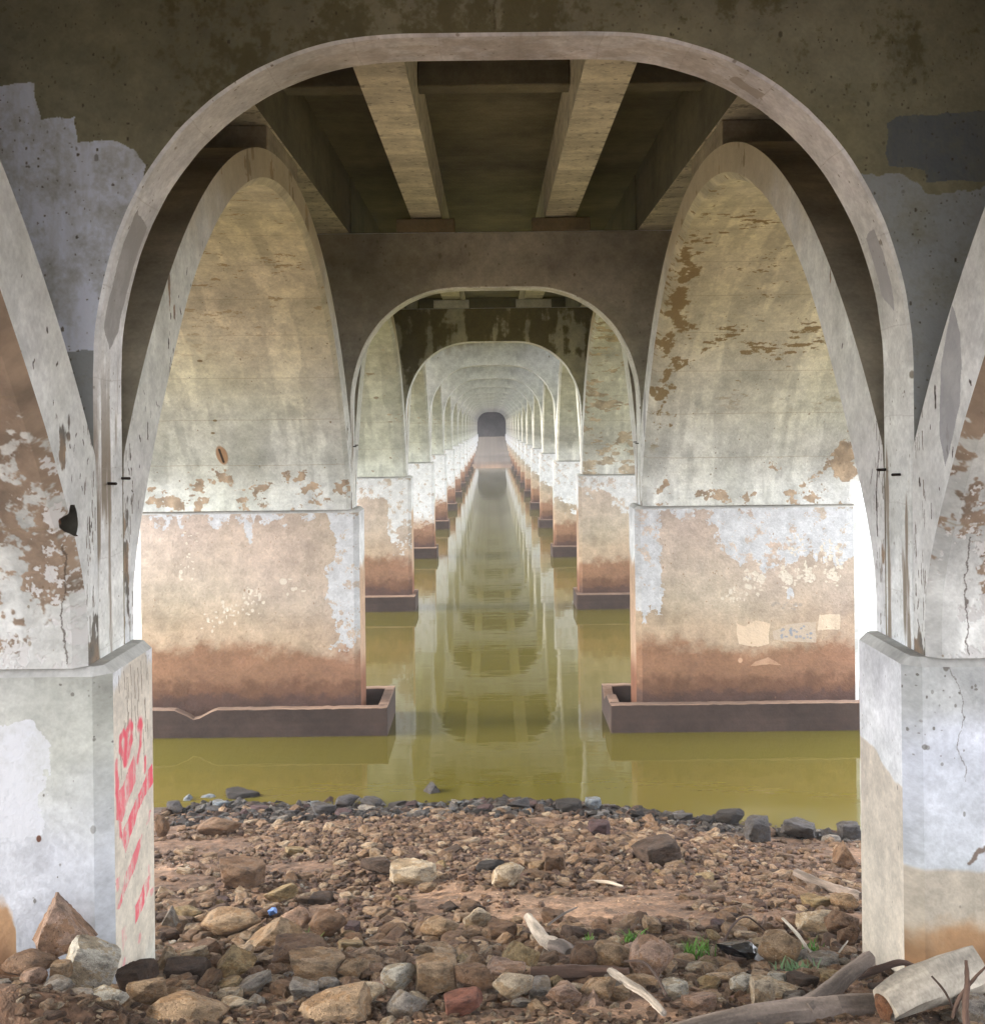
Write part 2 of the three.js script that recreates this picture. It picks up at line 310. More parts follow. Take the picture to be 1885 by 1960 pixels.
// --- front of the pier blocks
const PB = 4.2;                                            // painted height below the ledge
function blockPaint(kind) {
  const right = kind.endsWith('right'), bs = kind.startsWith('far') ? 512 : 1024, p = new Paint(bs, bs, OUT - WL, PB), w = OUT - WL;
  const inner = (x) => right ? x : w - x;                  // metres from the edge beside the opening
  if (kind.startsWith('second') || kind.startsWith('far')) {
    const far = kind.startsWith('far'), bright = kind === 'farther', sd = far ? 0.6 : right ? 0.3 : 0;
    p.fill((x, y, o) => {
      const t = PB - y, q = inner(x), n = F1(x + sd * 5, y), n2 = F3(x + sd * 5, y) * 0.7 + F2(x, y) * 0.5, n3_ = F2(x + 1, y) + 0.6 * N(3, x * 0.4, y * 0.4);
      let reach;                                            // how far down the white coat still holds here
      if (bright) reach = 2.2 + 0.7 * n + 0.3 * n2 + ss(1.2, 0.8, q) * 0.5;  // farthest piers: coat whitened and carried lower to brighten the far bays
      else if (far) reach = 0.75 + 0.8 * n + 0.3 * n2 + ss(0.75, 0.5, q) * 1.2;
      else if (!right) reach = 0.3 + 0.38 * N(0, x * 0.25 + 0.1, 0.3) + 0.35 * n2 + (q < 0.46 + 0.1 * N(1, 0.3, y * 0.7) + 0.05 * n3_ ? 2.0 : 0) + Math.max(0, 1 - Math.abs(x - 1.92) / 0.14) * 0.5;
      else reach = 0.22 + 0.3 * n2 + ss(0.5, 2.3, q) * 0.75 * (1 - ss(2.5, 3.3, q) * 0.5) + 0.5 * N(0, x * 0.5 + 0.2, 0.7) * 0.5 + (q < 0.42 + 0.04 * n3_ ? 1.6 : 0) + (q > 2.5 ? 0.55 * N(1, x * 1.2, y * 0.5) + 0.25 : 0);
      const coat = ss(-0.015, 0.015, reach - t + 0.1 * n3_) * (1 - 0.9 * ss(0.42, 0.5, F2(x + 2, y + 1) + 0.5 * N(3, x * 0.5, y * 0.5) - (bright ? 0.3 : far ? 0 : 0.12)));
      const tan = mix3([184, 169, 155], [182, 159, 139], ss(1.3, 2.3, t + 0.2 * n));
      const mud = mix3(tan, [146, 110, 88], ss(2.15, 2.45, t + 0.16 * n + 0.1 * n2)), mud2 = mix3(mud, [116, 84, 66], ss(2.72, 2.9, t + 0.1 * n2 + 0.12 * n)), mud3 = mix3(mud2, [94, 70, 62], ss(3.05, 3.2, t + 0.09 * n2));
      concrete(x, y, o, mud3, 0.05, 0.06);
      const wc = mix3(bright ? [226, 228, 230] : far ? [214, 215, 216] : [200, 202, 205], [186, 160, 138], ss(2.1, 2.5, t + 0.2 * n));  // coat lighter on distant piers, their brightness put into the colour
      for (let c = 0; c < 3; c++) o[c] = mix(o[c], wc[c] * grain(x, y), coat * (far ? 0.9 : 0.95));
      o[3] += coat * 0.18;
    });
    if (!far) {
      const R = mulberry(right ? 8 : 9), M = (x, y) => [(x - 940) * 18.86 / 2150 - 0.076 + (right ? -WL : OUT), PB + LEDGE * -1 - 0 + (815 - y) * 18.86 / 2150];
      const spots = right ? [[1400, 1150, 24], [1440, 1130, 18], [1500, 1110, 30], [1430, 1100, 14], [1540, 1100, 26], [1590, 1105, 30], [1520, 1050, 24], [1580, 1060, 30]] : [[355, 1060, 6], [480, 1130, 18], [430, 1165, 22], [470, 1160, 12], [400, 1178, 10], [355, 1030, 6], [350, 1085, 7], [560, 1120, 6]];
      for (const [x, y, n] of spots) for (let i = 0; i < n; i++) { const [u, v] = M(x + (R() + R() - 1) * 26, y + (R() + R() - 1) * 26); p.blob(u, v, 0.012 + R() * 0.035, 0.01 + R() * 0.04, [216, 206, 190], 0.9, 0.8, 0.15); }
      if (right) {
        p.poly([M(1403, 1198), M(1420, 1204), M(1440, 1192), M(1466, 1196), M(1466, 1236), M(1446, 1243), M(1408, 1238)], [218, 196, 170], 0.95, 0.015, 1);
        p.poly([M(1472, 1212), M(1500, 1200), M(1555, 1196), M(1556, 1236), M(1500, 1234), M(1476, 1228)], [192, 176, 158], 0.9, 0.015, 1);
        for (let i = 0; i < 26; i++) { const [u, v] = M(1488 + R() * 62, 1204 + R() * 26); p.blob(u, v, 0.03, 0.025, [140, 146, 158], 0.7, 0.8); }
        p.poly([M(1562, 1182), M(1602, 1184), M(1600, 1210), M(1558, 1212)], [222, 204, 180], 0.95, 0.012, 1);
        for (let i = 0; i < 14; i++) { const [u, v] = M(1468 + R() * 60, 1160 + R() * 14); p.blob(u, v, 0.035, 0.03, [156, 148, 140], 0.55, 0.8); }
        p.poly([M(1440, 1272), M(1465, 1264), M(1476, 1272), M(1490, 1280), M(1430, 1280)], [196, 160, 132], 0.85, 0.012, 1); p.blob(...M(1411, 1269), 0.055, 0.06, [206, 168, 138], 0.9, 0.4);
      }
      p.pocks(220, right ? 41 : 42, 0.008, 0.02, [130, 100, 74], 0.6);
    }
  } else {                                                  // the pier on the near bank: pale coat, soil marks at its foot
    p.fill((x, y, o) => {
      const t = PB - y, q = inner(x);
      concrete(x, y, o, mix3([180, 182, 178], [194, 198, 205], ss(0.3, 0.75, t + 0.3 * N(0, x * 0.2, y * 0.2))), 0.02, 0.025);
      const line = right ? 1.2 + 0.03 * N(1, x * 0.6, 0.2) : 9;
      const raw = ss(0, 0.03, t - line) * 0.8;
      for (let c = 0; c < 3; c++) o[c] = mix(o[c], [186, 172, 150][c] * grain(x, y), raw);
      const foot = right ? 1.46 + 0.12 * N(0, x * 0.35, 0.1) + 0.12 * N(1, x * 0.8, y * 0.8) - ss(0.1, 1.2, q) * 0.12 : 1.28 + ss(0.62, 0.36, q) * 0.8 + 0.1 * N(1, x * 0.8, y * 0.8) + (q < 0.55 ? 0.15 : 0);
      const soil = ss(0, right ? 0.16 : 0.06, t - foot);
      for (let c = 0; c < 3; c++) o[c] = mix(o[c], mix([178, 138, 98][c], [120, 84, 56][c], ss(0.1, 0.6, t - foot)) * (1 + 0.12 * N(2, x * 0.7, y * 0.7)), soil * 0.92);
    });
    const dark = [96, 92, 84];
    p.pocks(2400, right ? 51 : 52, 0.005, 0.019, dark, 0.8, (x, y, q) => y > PB - 2.2 && q < (y > PB - 0.65 ? 1 : y > PB - 1.1 ? 0.3 : 0.06) * ss(-0.7, 0.5, F5(x, y) + 0.5 * F3(x, y)));
    if (!right) { p.poly([[0, PB - 0.33], [3.32, PB - 0.33], [3.37, PB - 0.4], [3.36, PB - 0.86], [3.27, PB - 0.95], [2.0, PB - 0.96], [0, PB - 0.98]], [210, 212, 216], 0.95, 0.035, 2.2, 0.08); p.blob(3.34, PB - 0.99, 0.02, 0.028, [96, 60, 44], 0.9, 0.7, -0.3); }
    else {
      p.line([[0.25, PB - 0.02], [0.32, PB - 0.25], [0.31, PB - 0.5], [0.33, PB - 0.72]], 0.0025, [90, 84, 76], 0.6, 0.4, -0.3, 0.02);
      p.line([[0.62, PB - 0.86], [0.6, PB - 1.0], [0.45, PB - 1.1], [0.36, PB - 1.2]], 0.012, [120, 104, 92], 0.9, 0.4, -0.5, 0.02);
      p.blob(0.5, PB - 1.63, 0.02, 0.018, [84, 62, 40], 0.9, 0.5, -0.4);
    }
  }
  return p.mat(kind.startsWith('first') ? 0.007 : 0.014, 0.9);
}
// --- side of the near pier blocks that faces the opening: x = 0 at the near corner, 0.94 deep
function blockSidePaint(kind) {
  const right = kind === 'right', first = !kind.startsWith('far'), p = new Paint(first ? 384 : 128, first ? 1536 : 512, 0.76, PB), R = mulberry(right ? 61 : 62);
  p.fill((x, y, o) => {
    const t = PB - y;
    concrete(x, y, o, [214, 215, 215], 0, 0.04);
    let raw = 0, col = [204, 191, 172];
    if (kind === 'left') raw = ss(-0.02, 0.05, t - 0.26 - 0.3 * N(0, x * 0.7, y * 0.05) - 0.1 * N(1, x * 1.4, y * 0.3)) * 0.75 * (1 - 0.6 * ss(1.75, 2.0, t + 0.2 * N(0, x, y * 0.1)));
    if (right) { raw = ss(-0.01, 0.01, t - 0.68 - 0.1 * ss(0.5, 0.25, x) - 0.02 * N(1, x, y)) * 0.85; if (x < 0.3 + 0.1 * N(0, x, y * 0.5) && t > 2.0) raw *= 0.3; }
    if (!first) { raw = ss(-0.1, 0.1, t - (kind === 'far' ? 1.2 : 2.1) - 0.5 * N(0, x, y * 0.1)); col = mix3([190, 160, 134], [128, 84, 60], ss(2.4, 3.0, t)); }  // white carried lower on the farthest sides, brightening them through colour
    for (let c = 0; c < 3; c++) o[c] = mix(o[c], col[c] * grain(x, y), raw);
  });
  p.pocks(90, right ? 63 : 64, 0.005, 0.012, [110, 102, 90], 0.6, (x, y) => y > PB - 2.6);
  if (kind === 'left') {
    for (let i = 0; i < 26; i++) { const x = 0.08 + R() * 0.6, y = PB - 0.05 - R() * 0.5; p.line([[x, y], [x + 0.01, y - 0.1 - R() * 0.12]], 0.006, [128, 116, 100], 0.7, 0.5, -0.1, 0.01); }
    const INK = [226, 92, 106], g = (u, v) => [(u - 116) / 250 * 0.76, PB - 0.02 - (v - 130) / 1560 * 1.85];  // marks as laid out on the pillar's face
    const S = (pts, r, a) => p.line(pts.map((q) => g(...q)), r * 1.45, INK, Math.min(1, a * 1.15), 0.55, 0, 0.008);
    S([[182, 650], [155, 560], [158, 510], [175, 495], [190, 520], [188, 590], [182, 650]], 0.016, 0.85); S([[190, 590], [200, 500], [215, 475], [226, 500], [222, 570], [190, 655]], 0.018, 0.85); S([[190, 570], [186, 610]], 0.04, 0.4);
    S([[270, 520], [282, 520], [290, 545], [280, 640], [262, 700]], 0.016, 0.7); S([[274, 525], [284, 530]], 0.028, 0.8); S([[132, 610], [130, 760], [150, 880], [150, 990]], 0.016, 0.6);
    const B = (a, ...pts) => p.poly(pts.map((q) => g(...q)), INK, a, 0.014, 1.4, 0, 0.75);
    B(0.75, [118, 640], [128, 790], [128, 900], [165, 960], [205, 860], [248, 790], [264, 700], [252, 625], [205, 690], [165, 745], [150, 760], [138, 640]);
    B(1, [146, 970], [172, 1095], [215, 1045], [262, 965], [300, 930], [366, 908], [364, 785], [330, 792], [290, 842], [235, 905], [190, 985], [165, 1012]);
    B(0.9, [124, 1335], [142, 1347], [168, 1292], [226, 1252], [274, 1172], [287, 1106], [250, 1122], [174, 1204], [166, 1242]);
    B(1, [230, 1448], [234, 1540], [262, 1518], [302, 1474], [328, 1440], [332, 1366], [300, 1378], [254, 1420]);
    B(0.45, [150, 1475], [156, 1600], [182, 1580], [178, 1480]); B(0.45, [334, 1466], [362, 1460], [362, 1502], [340, 1512]); B(0.5, [310, 1092], [330, 1028], [346, 1035], [330, 1088]); B(0.5, [118, 1170], [122, 1240], [140, 1230], [140, 1180]);
    S([[312, 735], [309, 800]], 0.014, 0.8); S([[330, 1340], [335, 1400]], 0.012, 0.35); S([[165, 1650], [160, 1665]], 0.014, 0.4); S([[262, 1640], [258, 1655]], 0.014, 0.4);
    for (let i = 0; i < 40; i++) { const x = R() * 0.76, y = PB - 1.95 - R() * 0.5; p.line([[x, y], [x + 0.01, y - 0.1 - R() * 0.15]], 0.014, [214, 206, 194], 0.5, 0.6, 0, 0.01); }
  }
  return p.mat(0.006, 0.9);
}
function tileMat(col, boards, blot, seed, mw = 4, extra) {
  const p = new Paint(512, 512, mw, mw).fill((x, y, o) => {
    const s = 1 / mw, X = x * s, Y = y * s;                 // whole tiles, so that it repeats without a seam
    const g = 1 + blot * N(0, X + seed, Y) + 0.06 * N(1, X * 2, Y * 2 + seed) + 0.05 * N(2, X * 3, Y * 3) + 0.05 * N(3, X * 2, Y * 2) + boards * N(2, seed, Y * 4);
    for (let q = 0; q < 3; q++) o[q] = col[q] * g; o[3] = 0.5 + 0.15 * N(2, X * 3, Y * 3) + 0.1 * N(3, X * 2, Y * 2) + boards * N(2, seed, Y * 4);
    if (extra) extra(X, Y, o);
  });
  return p.mat(0.008, 0.93, true);
}
const M = {
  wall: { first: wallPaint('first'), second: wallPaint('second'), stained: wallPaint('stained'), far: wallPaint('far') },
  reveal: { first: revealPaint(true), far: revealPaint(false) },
  ribSide: { left: ribSidePaint('left'), right: ribSidePaint('right'), far: ribSidePaint('far') },
  soffit: { camera_left: soffitPaint('camera_left'), camera_right: soffitPaint('camera_right'), bay_left: soffitPaint('bay_left'), bay_right: soffitPaint('bay_right'), far: soffitPaint('far'), far_worn: soffitPaint('far_worn') },
  block: { first_left: blockPaint('first_left'), first_right: blockPaint('first_right'), second_left: blockPaint('second_left'), second_right: blockPaint('second_right'), far: blockPaint('far'), farther: blockPaint('farther') },
  side: { left: blockSidePaint('left'), right: blockSidePaint('right'), far: blockSidePaint('far'), farther: blockSidePaint('farther') },
  extrados: tileMat([166, 156, 136], 0.05, 0.18, 0.1),
  pale: tileMat([192, 191, 186], 0.02, 0.1, 0.35),
  girder: tileMat([206, 200, 180], 0.05, 0.1, 0.6, 4, (X, Y, o) => { const s = ss(0.7, 0.95, N(2, X * 4, Y * 6) + 0.3 * N(3, X, Y)); for (let q = 0; q < 3; q++) o[q] *= 1 - 0.22 * s; }),
  olive: tileMat([128, 115, 88], 0.03, 0.12, 0.45),
  deck: tileMat([106, 101, 80], 0.05, 0.14, 0.8),
  dark: tileMat([66, 60, 62], 0.05, 0.3, 0.3),  // abutment: dark colour stands in for the shade under the bridge end
  footing: tileMat([70, 56, 50], 0.05, 0.16, 0.2),
  rim: tileMat([132, 108, 92], 0.02, 0.2, 0.5),
};
const iron = new THREE.MeshStandardMaterial({ color: 0x2a211b, roughness: 0.85, metalness: 0.3 });

// ---------------------------------------------------------------- bridge geometry
function quadsGeo() { return { p: [], n: [], u: [], runs: {} }; }
class Builder {                                            // triangles sorted into material slots, uv given
  constructor() { this.slots = []; }
  tri(slot, a, b, c, ua, ub, uc) { (this.slots[slot] ??= []).push([a, b, c, ua, ub, uc]); }
  quad(slot, a, b, c, d, ua, ub, uc, ud) { this.tri(slot, a, b, c, ua, ub, uc); this.tri(slot, a, c, d, ua, uc, ud); }
  build(crease = 0.5) {
    const p = [], u = [], g = new THREE.BufferGeometry(); let at = 0;
    this.slots.forEach((s, k) => { if (!s) return; g.addGroup(at, s.length * 3, k); at += s.length * 3; for (const t of s) { for (let i = 0; i < 3; i++) { p.push(...t[i]); u.push(...t[i + 3]); } } });
    g.setAttribute('position', new THREE.Float32BufferAttribute(p, 3)); g.setAttribute('uv', new THREE.Float32BufferAttribute(u, 2));
    return toCreasedNormals(g, crease);
  }
}
function boxUV(g, s = 0.25) {                              // uv by the way each face points, in units of 1/s metres
  if (g.index) { const q = g.toNonIndexed(); g = q; }
  g.computeVertexNormals();
  const p = g.attributes.position, u = new Float32Array(p.count * 2), a = new THREE.Vector3(), b = new THREE.Vector3(), c = new THREE.Vector3(), e = new THREE.Vector3(), f = new THREE.Vector3();
  for (let i = 0; i < p.count; i += 3) {
    a.fromBufferAttribute(p, i); b.fromBufferAttribute(p, i + 1); c.fromBufferAttribute(p, i + 2);
    e.subVectors(b, a).cross(f.subVectors(c, a));
    const x = Math.abs(e.x), y = Math.abs(e.y), z = Math.abs(e.z);
    [a, b, c].forEach((v, k) => { const [m, n] = x > y && x > z ? [v.z, v.y] : y > z ? [v.x, v.z] : [v.x, v.y]; u[(i + k) * 2] = m * s; u[(i + k) * 2 + 1] = n * s; });
  }
  g.setAttribute('uv', new THREE.Float32BufferAttribute(u, 2));
  return g;
}
function box(x0, x1, y0, y1, z0, z1, bevel = 0.015) {      // a box with its edges taken off
  const s = new THREE.Shape(), b = bevel;
  s.moveTo(x0 + b, y0 + b).lineTo(x1 - b, y0 + b).lineTo(x1 - b, y1 - b).lineTo(x0 + b, y1 - b).closePath();
  const g = new THREE.ExtrudeGeometry(s, { depth: z1 - z0 - 2 * b, bevelEnabled: true, bevelSize: b, bevelThickness: b, bevelSegments: 1 });
  g.translate(0, 0, z0 + b); g.clearGroups();
  return boxUV(g);
}
function downGroup(g) {                                    // slot 1 for the faces that look down
  const n = g.attributes.normal, ord = [[], []]; for (let i = 0; i < n.count; i += 3) ord[n.getY(i) < -0.6 ? 1 : 0].push(i, i + 1, i + 2);
  g.setIndex([...ord[0], ...ord[1]]); g.clearGroups(); g.addGroup(0, ord[0].length, 0); g.addGroup(ord[0].length, ord[1].length, 1); return g;
}
function upGroup(g) {                                      // slot 1 for the faces that look up
  const n = g.attributes.normal, ord = [[], []]; for (let i = 0; i < n.count; i += 3) ord[n.getY(i) > 0.5 ? 1 : 0].push(i, i + 1, i + 2);
  g.setIndex([...ord[0], ...ord[1]]); g.clearGroups(); g.addGroup(0, ord[0].length, 0); g.addGroup(ord[0].length, ord[1].length, 1); return g;
}
// the portal wall, thickness along z, its middle at z = 0, y relative to the eye
function portalCurve() {
  const pts = [], a = W - FLAT, b = CROWN - SPR, n = 44, e = 2 / 2.2;
  for (let i = 0; i <= n; i++) { const t = i / n * Math.PI / 2; pts.push([FLAT + a * Math.pow(Math.cos(t), e), SPR + b * Math.pow(Math.sin(t), e)]); }
  const all = [...pts, ...pts.map(([x, y]) => [-x, y]).reverse()];
  return all.map(([x, y], i) => { const k = 1 + 0.0011 * n3(i * 0.45, 3.1, 7.7) + 0.0007 * n3(i * 1.3, 9.1, 1.7); return [x * k, y * k]; });   // uneven casting
}
function portalGeo() {
  const s = new THREE.Shape(); s.moveTo(W, LEDGE);
  for (const [x, y] of portalCurve()) s.lineTo(x, y);
  s.lineTo(-W, LEDGE).lineTo(-OUT, LEDGE).lineTo(-OUT, TOP).lineTo(OUT, TOP).lineTo(OUT, LEDGE).closePath();
  const b = 0.018, g = new THREE.ExtrudeGeometry(s, { depth: TH * 2 - 2 * b, bevelEnabled: true, bevelSize: b, bevelThickness: b, bevelOffset: -b, bevelSegments: 1 });
  g.translate(0, 0, -TH + b);
  const q = g.index ? g.toNonIndexed() : g, p = q.attributes.position, u = q.attributes.uv, caps = q.groups[0];
  for (let i = 0; i < p.count; i++) {
    const x = p.getX(i), y = p.getY(i), z = p.getZ(i);
    if (i >= caps.start && i < caps.start + caps.count) u.setXY(i, (x + OUT) / (2 * OUT), (y - LEDGE) / wallH);
    else { const v = y < SPR ? (x > 0 ? 0.15 * (y - LEDGE) / (SPR - LEDGE) : 1 - 0.15 * (y - LEDGE) / (SPR - LEDGE)) : 0.15 + 0.7 * Math.atan2(y - SPR, x) / Math.PI; u.setXY(i, clamp((TH - z) / (2 * TH)), v); }
  }
  return toCreasedNormals(q, 0.35);
}
// one rib between two piers; z = 0 at the near pier's middle, running to z = -BAY; side = -1 or 1
function ribGeo(side) {
  const B = new Builder(), n = 80, ch = 0.07, x0 = side * W, x1 = side * OUT, xc = side * (W + ch), half = BAY / 2;
  const se = half - TH - 0.003, fe = Math.asin(se / RE), ye = YE + Math.sqrt(RE * RE - se * se);
  const I = [], J = [], E = [], h = [];
  for (let s = 0; s < 4.9; s += 0.7) h.push([s, YI + Math.sqrt(RI * RI - s * s)]);
  h.push([5.08, 0.0], [5.25, -0.25], [5.42, -0.515], [5.56, -0.76], [5.65, -0.99], [5.68, -1.18], [5.68, LEDGE]);
  const curve = new THREE.CatmullRomCurve3([...h.slice(1).reverse().map(([s, y]) => new THREE.Vector3(-s, y, 0)), ...h.map(([s, y]) => new THREE.Vector3(s, y, 0))]); curve.arcLengthDivisions = 600;
  for (let j = 0; j <= n; j++) {
    const t = j / n * 2 - 1, c = curve.getPointAt(j / n), g = curve.getTangentAt(j / n);
    I.push([c.x, c.y]);
    J.push([c.x - g.y * ch, Math.max(LEDGE, c.y + g.x * ch)]);
    const q = Math.abs(t), cut = 0.88;
    if (q > cut) E.push([Math.sign(t) * se, mix(ye, LEDGE, (q - cut) / (1 - cut))]);
    else { const b = t / cut * fe; E.push([RE * Math.sin(b), YE + RE * Math.cos(b)]); }
  }
  const P = (x, s) => [x, s[1], -half - s[0]];
  const us = (s) => [(half + s[0] - half + BAY / 2 * 0 + half) / BAY + 0.5, (s[1] - LEDGE) / 4.7];   // one bay long, a pier at 0.5
  const arc = (j) => 1 - Math.abs(j / n * 2 - 1);
  for (let j = 0; j < n; j++) {
    const f = (slot, a, b, c, d, ...u) => side > 0 ? B.quad(slot, a, b, c, d, ...u) : B.quad(slot, d, c, b, a, u[3], u[2], u[1], u[0]);
    f(0, P(x0, J[j]), P(x0, J[j + 1]), P(x0, E[j + 1]), P(x0, E[j]), us(J[j]), us(J[j + 1]), us(E[j + 1]), us(E[j]));
    f(0, P(x1, E[j]), P(x1, E[j + 1]), P(x1, I[j + 1]), P(x1, I[j]), us(E[j]), us(E[j + 1]), us(I[j + 1]), us(I[j]));
    const ux = (x) => side > 0 ? (x - W) / (OUT - W) : (x + OUT) / (OUT - W);
    f(1, P(xc, I[j]), P(xc, I[j + 1]), P(x0, J[j + 1]), P(x0, J[j]), [ux(xc), arc(j)], [ux(xc), arc(j + 1)], [ux(x0), arc(j + 1)], [ux(x0), arc(j)]);
    f(1, P(x1, I[j]), P(x1, I[j + 1]), P(xc, I[j + 1]), P(xc, I[j]), [ux(x1), arc(j)], [ux(x1), arc(j + 1)], [ux(xc), arc(j + 1)], [ux(xc), arc(j)]);
    f(2, P(x0, E[j]), P(x0, E[j + 1]), P(x1, E[j + 1]), P(x1, E[j]), [0, j * 0.05], [0, (j + 1) * 0.05], [0.9, (j + 1) * 0.05], [0.9, j * 0.05]);
  }
  for (const j of [0, n]) {                                 // foot of the rib
    const f = [P(x1, I[j]), P(xc, I[j]), P(x0, J[j]), P(x0, E[j]), P(x1, E[j])], flip = (side > 0) === (j === n);
    for (let i = 1; i < 4; i++) { const t = flip ? [f[0], f[i], f[i + 1]] : [f[0], f[i + 1], f[i]]; B.tri(2, ...t, [0, 0], [0, 0.2], [0.2, 0]); }
  }
  return B.build(0.5);
}
// closed side of the bay above the rib
function spandrelGeo(side) {
  const s = new THREE.Shape(), half = BAY / 2 - TH - 0.006, top = TOP - 0.004, n = 40;
  s.moveTo(-half, top);
  for (let i = 0; i <= n; i++) { const x = mix(-half, half, i / n), y = YE + Math.sqrt(RE * RE - x * x) + 0.004; s.lineTo(x, Math.min(y, top - 0.01)); }
  s.lineTo(half, top).closePath();
  const g = new THREE.ExtrudeGeometry(s, { depth: 0.28, bevelEnabled: false }); g.clearGroups();
  g.rotateY(Math.PI / 2); g.translate(side > 0 ? OUT - 0.29 : -OUT + 0.01, 0, -BAY / 2);
  return boxUV(g);
}
// lower block of a pier: plan with chamfered corners, a sloped shoulder on top
function blockGeo(side, depth) {
  const B = new Builder(), c = 0.09, sh = 0.052, w = OUT - WL;
  const plan = (k) => [[WL + k, TB - c], [WL + c, TB - k], [OUT - c, TB - k], [OUT - k, TB - c], [OUT - k, -TB + c], [OUT - c, -TB + k], [WL + c, -TB + k], [WL + k, -TB + c]].map(([x, z]) => [x * side, z]);
  const lo = plan(0), hi = plan(sh), y0 = LEDGE - depth, y1 = LEDGE - sh, y2 = LEDGE - 0.003, v = (y) => 1 + (y - LEDGE) / PB;
  for (let i = 0; i < 8; i++) {
    const j = (i + 1) % 8, a = lo[i], b = lo[j], d = hi[i], e = hi[j], slot = i === 1 || i === 0 ? 0 : i === 7 ? 1 : i === 5 ? 3 : 2;
    const u = (q) => slot === 0 || slot === 3 ? (side > 0 ? (q[0] - WL) / w : (q[0] + OUT) / w) : slot === 1 ? (TB - c - q[1]) / (2 * (TB - c)) : (q[0] + q[1]) * 0.25;
    const uv = (q, y) => slot === 2 ? [u(q), y * 0.25] : [u(q), v(y)];
    const Q = (A, b1, b2, C, ya, yb) => { const l = [[A[0], ya, A[1]], [b1[0], ya, b1[1]], [b2[0], yb, b2[1]], [C[0], yb, C[1]]], t = [uv(A, ya), uv(b1, ya), uv(b2, yb), uv(C, yb)]; side < 0 ? B.quad(slot, ...l, ...t) : B.quad(slot, l[3], l[2], l[1], l[0], t[3], t[2], t[1], t[0]); };
    void d; void e; Q(a, b, b, a, y0, y1);
  }
  // shoulder and top
  for (let i = 0; i < 8; i++) {
    const j = (i + 1) % 8, a = lo[i], b = lo[j], d = hi[i], e = hi[j];
    const l = [[a[0], y1, a[1]], [b[0], y1, b[1]], [e[0], y2, e[1]], [d[0], y2, d[1]]], t = l.map((q) => [q[0] * 0.25, q[2] * 0.25]);
    side < 0 ? B.quad(2, ...l, ...t) : B.quad(2, l[3], l[2], l[1], l[0], t[3], t[2], t[1], t[0]);
    const m = [(WL + OUT) / 2 * side, y2, 0], tr = [[d[0], y2, d[1]], [e[0], y2, e[1]], m], tt = tr.map((q) => [q[0] * 0.25, q[2] * 0.25]);
    side < 0 ? B.tri(2, ...tr, ...tt) : B.tri(2, tr[2], tr[1], tr[0], tt[2], tt[1], tt[0]);
  }
  return B.build(0.3);
}
// footing: a broken concrete trough round the foot of the block, y = 0 at the water
function footingGeo(side, notch) {
  const x0 = 1.84, x1 = 6.45, z = 0.78, t = 0.17, top = 0.47, R = mulberry(side > 0 ? 71 : 72), gs = [];
  const wallShape = (len, cut) => {
    const s = new THREE.Shape(); s.moveTo(0, -1.6).lineTo(len, -1.6);
    const n = 46; for (let i = n; i >= 0; i--) { const x = len * i / n; let y = top + (R() - 0.5) * 0.012; if (cut) { const d = Math.abs(x - cut) / 0.34; if (d < 1) y -= 0.17 * (1 - d) ** 1.1; } s.lineTo(x, y); }
    return s.closePath();
  };
  const wall = (len, cut) => new THREE.ExtrudeGeometry(wallShape(len, cut), { depth: t - 0.03, bevelEnabled: true, bevelSize: 0.015, bevelThickness: 0.015, bevelOffset: -0.015, bevelSegments: 1 });
  const front = wall(x1 - x0, notch); front.translate(x0, 0, z - t + 0.015);
  const back = wall(x1 - x0 - 0.004, 0); back.translate(x0 + 0.002, 0, -z + 0.015);
  const inner = wall(2 * z - 2 * t - 0.006, side > 0 ? 0.9 : 0); inner.rotateY(Math.PI / 2); inner.translate(x0 + 0.017, 0, z - t - 0.003);
  const outer = wall(2 * z - 2 * t - 0.006, 0); outer.rotateY(Math.PI / 2); outer.translate(x1 - t + 0.013, 0, z - t - 0.003);
  const fill = new THREE.BoxGeometry(x1 - x0 - 2 * t - 0.006, 1.6, 2 * z - 2 * t - 0.006); fill.translate((x0 + x1) / 2, -0.72, 0);
  for (const g of [front, back, inner, outer, fill]) { g.clearGroups(); const q = g.index ? g.toNonIndexed() : g; if (side < 0) { q.scale(-1, 1, 1); const p = q.attributes.position; for (let i = 0; i < p.count; i += 3) { const a = [p.getX(i), p.getY(i), p.getZ(i)]; p.setXYZ(i, p.getX(i + 2), p.getY(i + 2), p.getZ(i + 2)); p.setXYZ(i + 2, ...a); } } gs.push(boxUV(q)); }
  const rim = mergeGeometries(gs.slice(0, 4)), p = rim.attributes.position, ord = [[], []], a = new THREE.Vector3(), b = new THREE.Vector3(), c = new THREE.Vector3();
  for (let i = 0; i < p.count; i += 3) { a.fromBufferAttribute(p, i); b.fromBufferAttribute(p, i + 1).sub(a); c.fromBufferAttribute(p, i + 2).sub(a); ord[b.cross(c).normalize().y > 0.35 ? 1 : 0].push(i, i + 1, i + 2); }
  rim.setIndex([...ord[0], ...ord[1]]); rim.addGroup(0, ord[0].length, 0); rim.addGroup(ord[0].length, ord[1].length, 1);   // silt lies on the top
  return { rim, fill: gs[4] };
}

